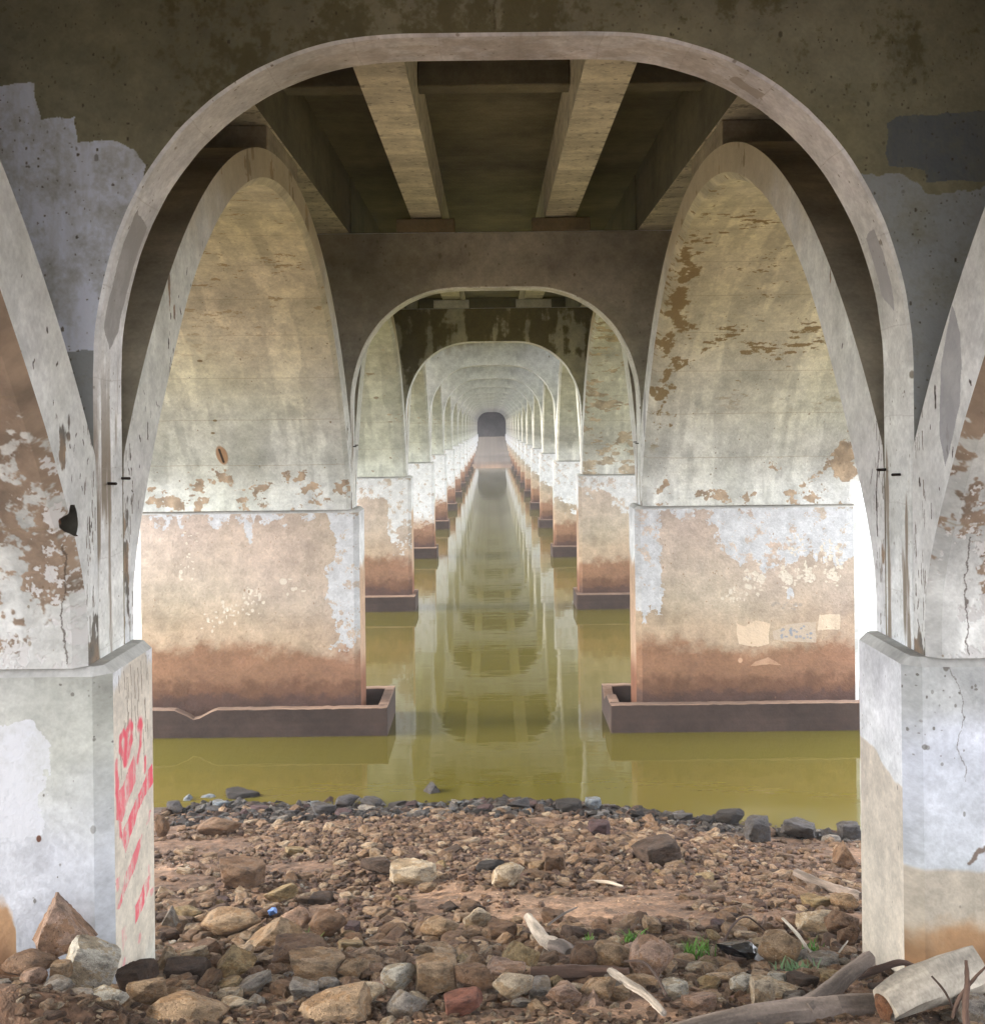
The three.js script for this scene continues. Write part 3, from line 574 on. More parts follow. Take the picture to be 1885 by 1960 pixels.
function breakCorner(rib) {                                // the corner of the rib where the concrete has burst open
  const hole = new Brush(rockGeo(611, 'angular', 6), new THREE.MeshStandardMaterial({ color: 0x5c3f2e, roughness: 0.95 })), a = new Brush(rib.geometry, rib.material), E = new Evaluator();
  hole.scale.set(0.13, 0.3, 0.2); hole.position.set(-W - 0.05, -0.47, -(pierD(1) - pierD(0)) + 0.62); hole.rotation.set(-0.25, 0.2, 0.35); hole.updateMatrixWorld(); a.updateMatrixWorld();
  E.useGroups = true; const out = E.evaluate(a, hole, SUBTRACTION); rib.geometry = out.geometry; rib.material = out.material;
}
const bridge = new THREE.Group(); bridge.position.set(0, EYE, 0);
{
  const portal = portalGeo(), blocks = [-1, 1].map((s) => blockGeo(s, 7)), ribs = [-1, 1].map(ribGeo), spandrels = [-1, 1].map(spandrelGeo), feet = [footingGeo(-1, 3.17), footingGeo(1, 0)];
  const plinths = [-1, 1].map((s) => upGroup(box(Math.min(s * 2.22, s * 6.2), Math.max(s * 2.22, s * 6.2), -1.6, 0.43, -0.66, 0.66, 0.03)));
  const pedestals = [-1, 1].map((s) => box(Math.min(s * 0.66, s * 1.65), Math.max(s * 0.66, s * 1.65), TOP + 0.002, TOP + 0.235, -TH + 0.01, TH - 0.01));
  const LAST = 16;
  for (let k = 0; k <= LAST; k++) {
    const pier = new THREE.Group(); pier.name = 'pier'; pier.position.z = -pierD(k); bridge.add(pier);
    if (k === 1) pier.userData.label = 'nearest pier, with red spray paint on the side of its left block and patches of grey paint';
    const far = k !== 1, wm = k <= 1 ? M.wall.first : k === 2 ? M.wall.second : k === 3 ? M.wall.stained : M.wall.far;
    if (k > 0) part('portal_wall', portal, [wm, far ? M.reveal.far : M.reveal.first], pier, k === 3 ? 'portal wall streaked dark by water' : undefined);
    for (const g of pedestals) part('bearing_block', g, k < 3 ? M.olive : M.pale, pier);
    [-1, 1].forEach((s, i) => {
      const f = k <= 1 ? (i ? M.block.first_right : M.block.first_left) : k === 2 ? (i ? M.block.second_right : M.block.second_left) : k === 3 ? M.block.far : M.block.farther;
      const b = part('pier_block', blocks[i], [f, k === 1 ? (i ? M.side.right : M.side.left) : k < 4 ? M.side.far : M.side.farther, M.pale, f], pier, k === 1 && !i ? 'pier block with red spray painted scrawl on its side' : undefined);
      void b;
      if (k >= 2 && k <= 11) {
        if (k > 2) { const t = part('footing', plinths[i], [M.footing, M.rim], pier); t.position.y = -EYE; return; }
        const t = part('footing', feet[i].rim, [M.footing, M.rim], pier); t.position.y = -EYE;
        const ft = part('footing_fill', feet[i].fill, M.rim, pier); ft.position.y = -EYE;
      }
      if (k === 1 || k === 2) for (const [dz, y] of [[-0.06, -0.33], [0.2, -0.31]]) {
        const g = new THREE.CylinderGeometry(0.009, 0.009, 0.1, 8); g.rotateZ(Math.PI / 2); g.rotateY(s * 0.5); g.translate(s * (W - 0.02), y, -dz);
        part('rebar', g, iron, pier);
      }
    });
  }
  for (let k = 0; k < LAST; k++) {                          // ribs and the closed sides above them
    [-1, 1].forEach((s, i) => {
      const so = k === 0 ? (i ? M.soffit.camera_right : M.soffit.camera_left) : k === 1 ? (i ? M.soffit.bay_right : M.soffit.bay_left) : k === 2 && i ? M.soffit.far_worn : M.soffit.far;
      const r = part('arch_rib', ribs[i], [k <= 1 ? (i ? M.ribSide.right : M.ribSide.left) : M.ribSide.far, so, M.extrados], bridge, k === 0 ? 'arch rib overhead with peeling coat on its underside' : undefined);
      if (k === 0 && !i) breakCorner(r);
      r.position.z = -pierD(k);
      if (k < 3 || k > 12) { const w = part('spandrel_wall', spandrels[i], M.deck, bridge); w.position.z = -pierD(k); }   // omitted on middle bays to let light in; last ones added to darken
      const c = part('crown_block', box(Math.min(s * (W + 0.02), s * (OUT - 0.31)), Math.max(s * (W + 0.02), s * (OUT - 0.31)), 2.95, TOP - 0.004, -BAY / 2 - 0.95, -BAY / 2 + 0.95, 0.01), M.extrados, bridge); c.position.z = -pierD(k);
    });
  }
  const z0 = -pierD(LAST) - 9.2, z1 = -pierD(0) + 0.4;
  const slab = part('deck_slab', box(-6.3, 6.3, 4.3, 4.75, z0, z1, 0.02), M.deck, bridge); void slab;
  for (let k = 0; k < LAST; k++) {
    const a = -pierD(k + 1) + 0.06, b = -pierD(k) - 0.06;
    for (const s of [-1, 1]) {
      part('girder', box(Math.min(s * 0.885, s * 1.4), Math.max(s * 0.885, s * 1.4), TOP + 0.26, 4.298, a, b), M.girder, bridge);
      part('edge_girder', downGroup(box(Math.min(s * W, s * (k < 3 ? OUT : W + 0.55)), Math.max(s * W, s * (k < 3 ? OUT : W + 0.55)), TOP + 0.004, 4.297, a, b)), [M.deck, M.girder], bridge);  // sides coloured darker than the underside as shade; far ones narrowed for light
      part('cross_beam', box(Math.min(s * 1.403, s * (W - 0.003)), Math.max(s * 1.403, s * (W - 0.003)), 3.94, 4.296, -pierD(k) - BAY / 2 - 0.16, -pierD(k) - BAY / 2 + 0.16), M.deck, bridge);
    }
    part('cross_beam', box(-0.882, 0.882, 3.94, 4.296, -pierD(k) - BAY / 2 - 0.16, -pierD(k) - BAY / 2 + 0.16), M.deck, bridge);
  }
  part('abutment_wall', box(-8, 8, -4, 4.29, -pierD(LAST) - 9, -pierD(LAST) - 8, 0.03), M.dark, bridge);
}
thing(bridge, 'arch_bridge', 'long concrete arch bridge seen from beneath, its piers receding over green water', 'bridge');

// ---------------------------------------------------------------- ground and water
const DROP = [[-400, 0.4], [-60, 0.8], [-12, 1.5], [0, 1.78], [6.0, 3.12], [6.5, 3.22], [7.4, 3.52], [10, 4.12], [15.3, 5.1], [20, 6.2], [26, 7.6], [40, 8.8], [112, 8.8], [135, 5.1], [152, 4.3], [178, 3.3], [198, 2.3], [230, -1], [700, -3]];
function dropAt(d) { let i = 1; while (i < DROP.length - 1 && d > DROP[i][0]) i++; const [a, b] = [DROP[i - 1], DROP[i]]; return mix(a[1], b[1], clamp((d - a[0]) / (b[0] - a[0]))); }
function groundY(x, d) {                                   // smooth shape of the bank
  let y = EYE - (dropAt(d - 0.35) + dropAt(d) + dropAt(d + 0.35)) / 3;
  const f = ss(7.5, 13, d) * (1 - ss(18, 40, d));
  y -= clamp(x - 0.2, 0, 8) * 0.068 * f; y -= 0.01 * clamp(-x, 0, 6) * f;
  y += 0.46 * Math.exp(-(((x + 2.35) / 0.95) ** 2) - ((d - 5.0) / 0.42) ** 2);        // mound by the camera, left
  y += 0.2 * ss(2.3, 3.2, Math.abs(x)) * Math.exp(-(((d - 6.2) / 0.9) ** 2));
  y += 0.18 * Math.exp(-(((x - 1.05) / 0.62) ** 2) - ((d - 7.75) / 0.42) ** 2);        // low hump in the middle
  return y;
}
function groundFine(x, d) {
  const k = ss(0.0, 3, d + 2) * (1 - ss(17, 26, d)) * (1 - ss(7, 12, Math.abs(x)));
  return groundY(x, d) + k * (0.05 * N(0, x * 0.16, d * 0.16) + 0.016 * N(1, x * 0.55, d * 0.55) + 0.01 * N(2, x * 1.1, d * 1.1) + 0.006 * N(3, x * 0.7, d * 0.7)) + (1 - k) * 0.12 * N(0, x * 0.03, d * 0.03);
}
{
  const line = (lo, a, b, hi, step, grow) => { const v = []; for (let q = a; q <= b; q += step) v.push(q); let s = step; for (let q = b; q < hi;) { s *= grow; q += s; v.push(Math.min(q, hi)); } s = step; for (let q = a; q > lo;) { s *= grow; q -= s; v.unshift(Math.max(q, lo)); } return v; };
  const xs = line(-600, -4.6, 4.9, 600, 0.032, 1.16), ds = line(-400, 4.0, 15.6, 700, 0.036, 1.1), nx = xs.length, nd = ds.length;
  const p = new Float32Array(nx * nd * 3), c = new Float32Array(nx * nd * 3), u = new Float32Array(nx * nd * 2), idx = [];
  for (let j = 0; j < nd; j++) for (let i = 0; i < nx; i++) {
    const k = j * nx + i, x = xs[i], d = ds[j], y = groundFine(x, d);
    p.set([x, y, -d], k * 3); u.set([x / 2, -d / 2], k * 2);
    const n = N(0, x * 0.1 + 0.3, d * 0.1), n2 = N(1, x * 0.33, d * 0.33), dusty = ss(-0.15, 0.5, n + 0.5 * n2);
    let q = mix3([0.66, 0.56, 0.5], [1.12, 1.02, 0.94], dusty);
    const wet = ss(0.17, 0.05, y + 0.05 * N(2, x * 0.4, d * 0.4)) * (d < 60 ? 1 : 0);    // damp mud along the waterline
    q = mix3(q, [0.36, 0.34, 0.34], wet);
    if (Math.abs(x) > 9 || d < -3) { const gr = ss(9, 16, Math.abs(x) + 4 * n) || ss(-3, -8, d); q = mix3(q, [0.4, 0.52, 0.24], gr * (d < 60 && y > 0.6 ? 0.8 : 0)); }
    if (d > 140) q = mix3([0.46, 0.54, 0.66], [0.66, 0.78, 0.95], ss(-0.2, 0.3, N(1, x * 0.06, d * 0.03)));           // far bank coloured darker and greyer so the shaded bridge end reads dark
    c.set(q, k * 3);
    if (i && j) idx.push(k - nx - 1, k - nx, k, k - nx - 1, k, k - 1);
  }
  const g = new THREE.BufferGeometry();
  g.setAttribute('position', new THREE.BufferAttribute(p, 3)); g.setAttribute('color', new THREE.BufferAttribute(c, 3)); g.setAttribute('uv', new THREE.BufferAttribute(u, 2));
  g.setIndex(idx); g.computeVertexNormals();
  const soil = new Paint(1024, 1024, 2, 2), R = mulberry(90);
  soil.fill((x, y, o) => {
    const X = x / 2, Y = y / 2, g = 1 + 0.14 * N(0, X, Y) + 0.16 * N(1, X * 3, Y * 3) + 0.16 * N(2, X * 4, Y * 4) + 0.14 * N(3, X * 2, Y * 2);
    o[0] = 122 * g; o[1] = 102 * g; o[2] = 85 * g; o[3] = 0.5 + 0.2 * N(1, X * 3, Y * 3) + 0.15 * N(2, X * 4, Y * 4) + 0.15 * N(3, X * 2, Y * 2);
  });
  for (let i = 0; i < 1500; i++) { const t = R(), k = 0.7 + R() * 0.6, col = t < 0.5 ? [168, 136, 108] : t < 0.75 ? [96, 72, 58] : t < 0.9 ? [190, 172, 150] : [112, 92, 92]; soil.blob(R() * 2, R() * 2, 0.004 + R() * R() * 0.022, 0.003 + R() * R() * 0.014, col.map((v) => v * k), 0.9, 0.5, 0.3); }
  const m = soil.mat(0.012, 0.95, true); m.vertexColors = true;
  thing(new THREE.Mesh(g, m), 'ground', 'brown stony river bank sloping down to the water', null, null, 'structure');
}
{
  const wv = new Paint(512, 512, 8, 8).fill((x, y, o) => { o[3] = 0.5 + 0.22 * N(0, x / 8, y / 8 * 3) + 0.14 * N(1, x / 8 * 2, y / 8 * 6); });
  const [, bump] = wv.maps(true);
  const m = new THREE.MeshPhysicalMaterial({ color: new THREE.Color().setRGB(0.1, 0.085, 0.016), roughness: 0.04, ior: 1.333, bumpMap: bump, bumpScale: 0.0028 });
  const g = new THREE.PlaneGeometry(1200, 150, 1, 1); g.rotateX(-Math.PI / 2);
  const p = g.attributes.position, u = g.attributes.uv; for (let i = 0; i < 4; i++) u.setXY(i, p.getX(i) / 8, p.getZ(i) / 8);
  const o = new THREE.Mesh(g, m); o.position.set(0, 0, -12 - 75);
  thing(o, 'river', 'still murky green river under the bridge', null, null, 'structure');
}

// ---------------------------------------------------------------- from a place in the picture to a place on the bank
function rayTo(px, py) { const x = (px - 940) / 2150, y = (815 - py) / 2150, c = Math.cos(ROLL), s = Math.sin(ROLL); return [x * c + y * s, -x * s + y * c]; }
function onGround(px, py) {
  const [rx, ry] = rayTo(px, py);
  for (let d = 4.2; d < 30; d += 0.004) { const x = CAMX + rx * d, y = EYE + ry * d; if (y <= groundY(x, d)) return new THREE.Vector3(x, groundY(x, d), -d); }
  return new THREE.Vector3(CAMX + rx * 30, 0, -30);
}
const at = (px, py, d) => { const [rx, ry] = rayTo(px, py); return new THREE.Vector3(CAMX + rx * d, EYE + ry * d, -d); };

// ---------------------------------------------------------------- stones
function rockGeo(seed, kind = 'angular', detail = 9) {
  const R = mulberry(seed * 131 + 17), planes = [], dir = () => { const z = R() * 2 - 1, a = R() * 6.283, r = Math.sqrt(1 - z * z); return [r * Math.cos(a), z, r * Math.sin(a)]; };
  const nP = kind === 'round' ? 17 : kind === 'slab' ? 11 : 12;
  for (let i = 0; i < nP; i++) { const q = dir(); planes.push([...q, kind === 'round' ? 0.86 + R() * 0.14 : 0.6 + R() * 0.42]); }
  if (kind === 'slab') planes.push([0.05, 1, 0.05, 0.5], [0, -1, 0.04, 0.5], [1, 0.1, 0.2, 0.8], [-1, 0, 0.2, 0.85]);
  if (kind === 'block') planes.push([0.06, 1, 0.08, 0.62], [0, -1, 0, 0.6], [1, 0.08, 0.1, 0.64], [-1, 0.05, 0.1, 0.64], [0.1, 0.05, 1, 0.62], [0, 0.1, -1, 0.62]);
  if (kind === 'wedge') planes.push([0.75, 0.66, 0.1, 0.34], [-0.62, 0.78, 0.12, 0.34], [0, -1, 0, 0.5], [0, 0.25, 0.97, 0.36], [0, 0.1, -1, 0.4]);
  const pw = kind === 'round' ? 20 : 64, g = mergeVertices((() => { const b = new THREE.IcosahedronGeometry(1, detail); b.deleteAttribute('uv'); b.deleteAttribute('normal'); return b; })(), 1e-4), p = g.attributes.position, o = R() * 50;
  for (let i = 0; i < p.count; i++) {
    const x = p.getX(i), y = p.getY(i), z = p.getZ(i); let s = 1e-9;
    for (const [a, b, c, d] of planes) { const q = (a * x + b * y + c * z) / d; if (q > 0) s += Math.pow(q, pw); }
    let r = Math.min(1.35, Math.pow(s, -1 / pw));
    r *= 1 + (kind === 'round' ? 0.05 : 0.06) * n3(x * 2.2 + o, y * 2.2, z * 2.2) + 0.035 * n3(x * 5 + o, y * 5, z * 5) + 0.02 * n3(x * 11, y * 11 + o, z * 11);
    p.setXYZ(i, x * r, y * r, z * r);
  }
  g.computeBoundingBox(); const b = g.boundingBox, sz = b.getSize(new THREE.Vector3()), cn = b.getCenter(new THREE.Vector3());
  g.translate(-cn.x, -cn.y, -cn.z); g.scale(1 / sz.x, 1 / sz.y, 1 / sz.z);
  let q = boxUV(g, 0.9); q.deleteAttribute('normal'); q = toCreasedNormals(q, kind === 'round' ? 0.9 : 0.62);
  return q;
}
const stoneMaps = (() => {
  const p = new Paint(512, 512, 1, 1).fill((x, y, o) => {
    const v = 0.9 + 0.13 * N(0, x, y) + 0.1 * N(1, x * 2, y * 2) + 0.09 * N(2, x * 2, y * 2) + 0.08 * N(3, x, y), st = ss(0.25, 0.55, N(1, x + 0.4, y * 1 + 0.2) + 0.3 * N(2, x * 2, y * 2));
    o[0] = 235 * v * (1 - 0.12 * st); o[1] = 233 * v * (1 - 0.17 * st); o[2] = 230 * v * (1 - 0.24 * st); o[3] = 0.5 + 0.2 * N(2, x * 2, y * 2) + 0.26 * N(3, x, y) + 0.1 * N(1, x * 3, y * 3);
  });
  p.pocks(160, 3, 0.004, 0.02, [70, 58, 46], 0.7);
  return p.maps(true);
})();
const stoneMat = (hex) => new THREE.MeshStandardMaterial({ color: hex, map: stoneMaps[0], bumpMap: stoneMaps[1], bumpScale: 0.012, roughness: 0.92 });
const SM = { tan: stoneMat(0xb89e80), brown: stoneMat(0x8c7059), dark: stoneMat(0x5c4a3e), pale: stoneMat(0xd3c3ab), white: stoneMat(0xdad5c8), grey: stoneMat(0xa39c94), red: stoneMat(0x9a6452), pink: stoneMat(0xbc9f8c), slate: stoneMat(0x5d5a5c), blue: stoneMat(0x8f98a2), black: stoneMat(0x383230), ochre: stoneMat(0xb09a72), plum: stoneMat(0x60484a) };
const RK = {}; ['angular', 'round', 'slab', 'block', 'wedge'].forEach((k, i) => { RK[k] = Array.from({ length: k === 'angular' ? 9 : 5 }, (_, j) => rockGeo(i * 20 + j + 1, k, 8)); });
const taken = [];                                          // x, d, radius of stones already lying there
const RS = mulberry(4242);
function stone(rect, kind, mat, label, o = {}) {
  const [x0, y0, x1, y1] = rect, base = o.d ? at((x0 + x1) / 2, y1, o.d) : onGround((x0 + x1) / 2, y1 - (y1 - y0) * 0.12), d = -base.z, s = d / 2150, w = (x1 - x0) * s * 1.04, depth = w * (o.deep ?? 0.75);
  const view = (EYE - base.y) / d, h = Math.max(0.3 * w, ((y1 - y0) * s - depth * view * 0.45)) * 1.12;
  const variants = RK[kind], g = variants[(o.v ?? Math.floor(RS() * 99)) % variants.length];
  const m = new THREE.Mesh(g, mat); m.scale.set(w, h, depth); m.rotation.set(o.tx ?? 0, o.turn ?? 0, o.tz ?? 0, 'ZXY');
  m.position.set(base.x, base.y + h * (o.lift ?? 0.42), base.z - depth * 0.38);
  taken.push([base.x, d + depth * 0.38, w * 0.45]);
  return thing(m, o.name ?? 'stone', label, o.cat ?? 'stone', o.group);
}
const near = 'large stones along the foot of the bank';
// rubble at the foot of the left pier block
stone([50, 1722, 164, 1832], 'wedge', SM.pink, 'pointed pinkish tan stone leaning on the white face of the left pier', { turn: 0.25, tz: 0.2, d: 6.28, deep: 0.5, lift: 0.5, v: 1 });
stone([118, 1806, 218, 1890], 'block', SM.white, 'pale grey rough block at the left corner of the red-marked pillar', { tz: -0.45, turn: 0.3, d: 6.05 });
stone([-4, 1820, 96, 1872], 'round', SM.brown, 'mottled brown stone under the pointed one at the left edge', { d: 6.0 });
stone([94, 1840, 132, 1874], 'block', SM.tan, 'small tan cube of stone left of the pale grey block', { d: 5.9 });
stone([76, 1868, 138, 1910], 'round', SM.grey, 'smooth grey oval stone on the brown earth mound', { d: 5.75 });
stone([34, 1852, 82, 1904], 'angular', SM.pink, 'pinkish knobbly stone beside the smooth grey oval one', { d: 5.8 });
stone([160, 1886, 236, 1940], 'angular', SM.white, 'grey and cream stone below the red-marked pillar', { d: 5.75, tz: -0.35 });
stone([236, 1864, 314, 1924], 'angular', SM.tan, 'tan stone resting against the foot of the red-marked pillar', { d: 5.95 });
stone([216, 1842, 292, 1896], 'slab', SM.dark, 'dark brown broken slab touching the base of the red-marked pillar', { d: 6.3, tz: 0.35 });
stone([168, 1926, 208, 1954], 'slab', SM.white, 'small whitish slab on the mound below the grey and cream stone', { d: 5.5 });
stone([110, 1898, 172, 1930], 'slab', SM.grey, 'thin grey slab half sunk in the mound', { d: 5.6 });
stone([262, 1902, 424, 1990], 'round', SM.tan, 'broad flat boulder cut by the bottom edge of the photo, left', { d: 5.72, deep: 0.7 });
stone([308, 1844, 392, 1886], 'block', SM.dark, 'dark block lying just right of the red-marked pillar', {});
stone([302, 1822, 336, 1872], 'slab', SM.pale, 'pale stone leaning against the rear corner of the red-marked pillar', { tz: -0.5 });
stone([308, 1741, 342, 1783], 'wedge', SM.grey, 'upright grey wedge of stone behind the red-marked pillar', {});
stone([344, 1820, 398, 1838], 'slab', SM.pale, 'thin pale sliver of stone tilted up beside the red-marked pillar', { tz: 0.25, deep: 0.3 });
// left half, front to back
stone([380, 1746, 494, 1800], 'round', SM.tan, 'long rounded tan boulder in the open left of centre', { v: 0 });
stone([462, 1772, 568, 1826], 'wedge', SM.tan, 'roof-shaped tan stone in front of the long rounded boulder', { tz: 0.1, v: 2 });
stone([527, 1742, 592, 1797], 'angular', SM.pink, 'light brown stone with a notch, behind the roof-shaped one', {});
stone([590, 1748, 662, 1800], 'round', SM.brown, 'dark-fronted brown stone right of the notched light brown one', {});
stone([391, 1824, 478, 1880], 'wedge', SM.ochre, 'sloping greyish tan stone with a sharp ridge near the red-marked pillar', { tz: 0.3 });
stone([514, 1804, 618, 1868], 'block', SM.brown, 'flat-topped brown block with a shaded hollow beneath it', { v: 1 });
stone([545, 1834, 655, 1884], 'slab', SM.tan, 'long tan slab in front of the flat-topped brown block', { tz: -0.06 });
stone([640, 1838, 702, 1882], 'angular', SM.tan, 'tan stone at the right end of the long tan slab', {});
stone([410, 1653, 502, 1703], 'slab', SM.brown, 'large brown rock with an overhanging edge in the middle distance, left', { v: 3, tz: -0.1 });
stone([505, 1696, 567, 1736], 'angular', SM.ochre, 'yellowish brown stone right of the overhanging brown rock', {});
stone([745, 1657, 834, 1698], 'slab', SM.pale, 'flat slab with a pale top and dark edge in the middle of the bank', { v: 1 });
stone([688, 1645, 758, 1682], 'angular', SM.dark, 'dark brown pyramid-like rock left of the pale-topped slab', {});
stone([800, 1692, 836, 1712], 'angular', SM.tan, 'small tan lump just in front of the pale-topped slab', {});
stone([556, 1904, 702, 1995], 'block', SM.tan, 'big smooth tan boulder cut by the bottom edge, left of centre', { d: 5.85, tz: 0.25, v: 3 });
stone([648, 1884, 734, 1930], 'angular', SM.pale, 'cream stone behind the big smooth boulder at the bottom', {});
stone([728, 1851, 794, 1904], 'angular', SM.white, 'whitish pointed stone left of the long tan block, centre', {});
stone([738, 1894, 816, 1958], 'round', SM.grey, 'round stone with a grey-white cap at the bottom, centre left', { d: 5.95 });
stone([794, 1840, 876, 1904], 'block', SM.tan, 'long tan block in the front row, centre', { v: 2 });
stone([868, 1850, 950, 1910], 'angular', SM.brown, 'brown stone that continues the long tan block to the right', { v: 4 });
stone([850, 1904, 922, 1946], 'block', SM.red, 'red brick-like lump of stone near the bottom, centre', { tz: 0.2 });
stone([804, 1759, 878, 1803], 'round', SM.tan, 'rounded tan stone in the middle of the bank', { v: 2 });
stone([886, 1741, 940, 1784], 'angular', SM.pale, 'striped pale stone standing on edge right of the rounded tan one', { tz: 0.4 });
stone([934, 1770, 990, 1800], 'slab', SM.brown, 'low brown slab beside the striped pale stone', {});
stone([912, 1650, 966, 1682], 'angular', SM.black, 'black rock with a white chip on it, centre of the bank', {});
stone([924, 1652, 962, 1676], 'slab', SM.white, 'white arched chip resting against the black rock', { tz: -0.2 });
// right half
stone([960, 1808, 1034, 1874], 'round', SM.ochre, 'tall rounded ochre stone with a pale cap right of centre', { v: 4 });
stone([944, 1864, 1022, 1920], 'round', SM.pale, 'cream rounded stone directly below the pale-capped ochre one', { v: 1 });
stone([1092, 1814, 1146, 1872], 'round', SM.brown, 'brown round stone, left one of three behind the dark log', {});
stone([1138, 1806, 1212, 1872], 'round', SM.tan, 'tan rounded stone, middle one of three behind the dark log', { v: 3 });
stone([1208, 1801, 1292, 1884], 'round', SM.pink, 'tall egg-shaped tan stone, right one of three behind the dark log', { v: 0 });
stone([1085, 1902, 1196, 1995], 'wedge', SM.pink, 'big smooth pinkish boulder with a peaked top at the bottom edge', { d: 5.95, v: 3 });
stone([1455, 1788, 1540, 1860], 'round', SM.tan, 'round brown boulder with a cracked face beside the black plastic', { v: 2 });
stone([1220, 1612, 1304, 1658], 'block', SM.dark, 'dark brown brick-shaped block in the distance, right of centre', { turn: 0.35, tz: 0.12 });
stone([1040, 1637, 1084, 1683], 'block', SM.brown, 'squarish stone with a pale right edge, centre right', {});
stone([1012, 1645, 1052, 1680], 'angular', SM.tan, 'tan stone left of the squarish one', {});
stone([942, 1658, 1004, 1713], 'angular', SM.pale, 'cream jagged stone in front of the black rock', { v: 5 });
stone([1540, 1718, 1596, 1746], 'slab', SM.ochre, 'flat mossy slab under the grey branch by the right pillar', {});
stone([1595, 1712, 1644, 1750], 'angular', SM.tan, 'pale-topped stone touching the rear of the right pillar', {});
stone([1530, 1746, 1612, 1790], 'angular', SM.pale, 'pale jagged stone with bright upper edge near the right pillar', { v: 2 });
stone([1488, 1748, 1536, 1780], 'angular', SM.pink, 'pinkish stone left of the bright-edged one', {});
stone([1584, 1748, 1650, 1796], 'round', SM.brown, 'rounded brown stone half hidden behind the right pillar', {});
stone([1606, 1776, 1650, 1814], 'angular', SM.brown, 'lower brown stone at the rear corner of the right pillar', {});
stone([1552, 1830, 1612, 1864], 'slab', SM.grey, 'greyish flat stone left of the right pillar', {});
stone([1440, 1876, 1486, 1932], 'block', SM.pale, 'upright cream block above the forked grey branch', {});
stone([1470, 1862, 1512, 1892], 'round', SM.white, 'small white rounded stone behind the upright cream block', {});
stone([1400, 1868, 1446, 1910], 'angular', SM.white, 'white chipped stone left of the upright cream block', {});
stone([1270, 1882, 1320, 1914], 'slab', SM.white, 'whitish chipped slab near the thin dark twig', {});
stone([1115, 1874, 1182, 1924], 'angular', SM.tan, 'tan stone between the dark log and the pale stick', {});
stone([1046, 1882, 1114, 1932], 'angular', SM.pink, 'light brown stone just below the dark log', { v: 6 });
stone([1310, 1900, 1372, 1944], 'angular', SM.pink, 'brown jagged stone right of the thin dark twig', {});
stone([1512, 1868, 1570, 1898], 'slab', SM.dark, 'dark flat stone behind the fork of the grey branch', {});
stone([1500, 1900, 1548, 1930], 'angular', SM.grey, 'grey stone in the fork of the grey branch', {});
stone([1840, 1906, 1900, 1970], 'block', SM.grey, 'grey square stone in the lower right corner', { d: 5.6 });
// dark stones at the water's edge
stone([808, 1502, 846, 1534], 'wedge', SM.slate, 'dark blue-grey stone standing up in the shallow water, centre', { turn: 0.5, v: 0 });
stone([1120, 1530, 1152, 1556], 'block', SM.blue, 'blue-grey block at the waterline, right of centre', {});
stone([1064, 1534, 1114, 1556], 'slab', SM.black, 'black low stone left of the blue-grey block at the waterline', {});
stone([970, 1530, 1014, 1554], 'angular', SM.slate, 'dark grey stone at the waterline, centre', {});
stone([1126, 1575, 1170, 1605], 'block', SM.plum, 'purplish brown block on the pale mud, right of centre', {});
stone([1372, 1552, 1430, 1584], 'angular', SM.black, 'black stone with a pale crest at the waterline, right', {});
stone([1428, 1568, 1476, 1614], 'block', SM.slate, 'dark grey upright block at the waterline, right', {});
stone([1500, 1574, 1568, 1609], 'slab', SM.slate, 'long dark slab at the waterline near the right pillar', { tz: -0.15 });
stone([1608, 1578, 1650, 1610], 'block', SM.slate, 'dark block at the waterline touching the edge of the right pillar', {});
stone([1596, 1618, 1646, 1664], 'wedge', SM.brown, 'reddish brown pointed stone beside the right pillar', {});
stone([1118, 1614, 1160, 1640], 'wedge', SM.brown, 'small brown pyramid stone on the pale mud', {});
stone([376, 1568, 458, 1602], 'round', SM.brown, 'broad flat brownish stone below the dark shingle, left', { deep: 0.6 });
stone([340, 1524, 372, 1546], 'wedge', SM.blue, 'pale blue-grey stone, leftmost at the waterline', {});
stone([370, 1522, 412, 1544], 'angular', SM.blue, 'blue-grey stone second from left at the waterline', {});
stone([404, 1534, 438, 1552], 'slab', SM.blue, 'light blue-grey flat stone at the left waterline', {});
stone([426, 1526, 494, 1542], 'slab', SM.black, 'long black stone at the left waterline', {});
stone([316, 1534, 350, 1562], 'angular', SM.slate, 'dark stone beside the red-marked pillar at the waterline', {});
stone([296, 1564, 322, 1608], 'round', SM.brown, 'brown rounded stone peeping out behind the red-marked pillar', {});
stone([640, 1524, 686, 1552], 'angular', SM.slate, 'pointed dark grey stone at the waterline, left of centre', {});
stone([594, 1540, 642, 1562], 'slab', SM.slate, 'flat dark slab at the waterline, left of centre', {});
stone([1290, 1556, 1326, 1574], 'angular', SM.slate, 'dark lump with a pale chip at the waterline, right of centre', {});
stone([1205, 1552, 1234, 1568], 'angular', SM.black, 'little black stone at the waterline between the block and the pale chip', {});

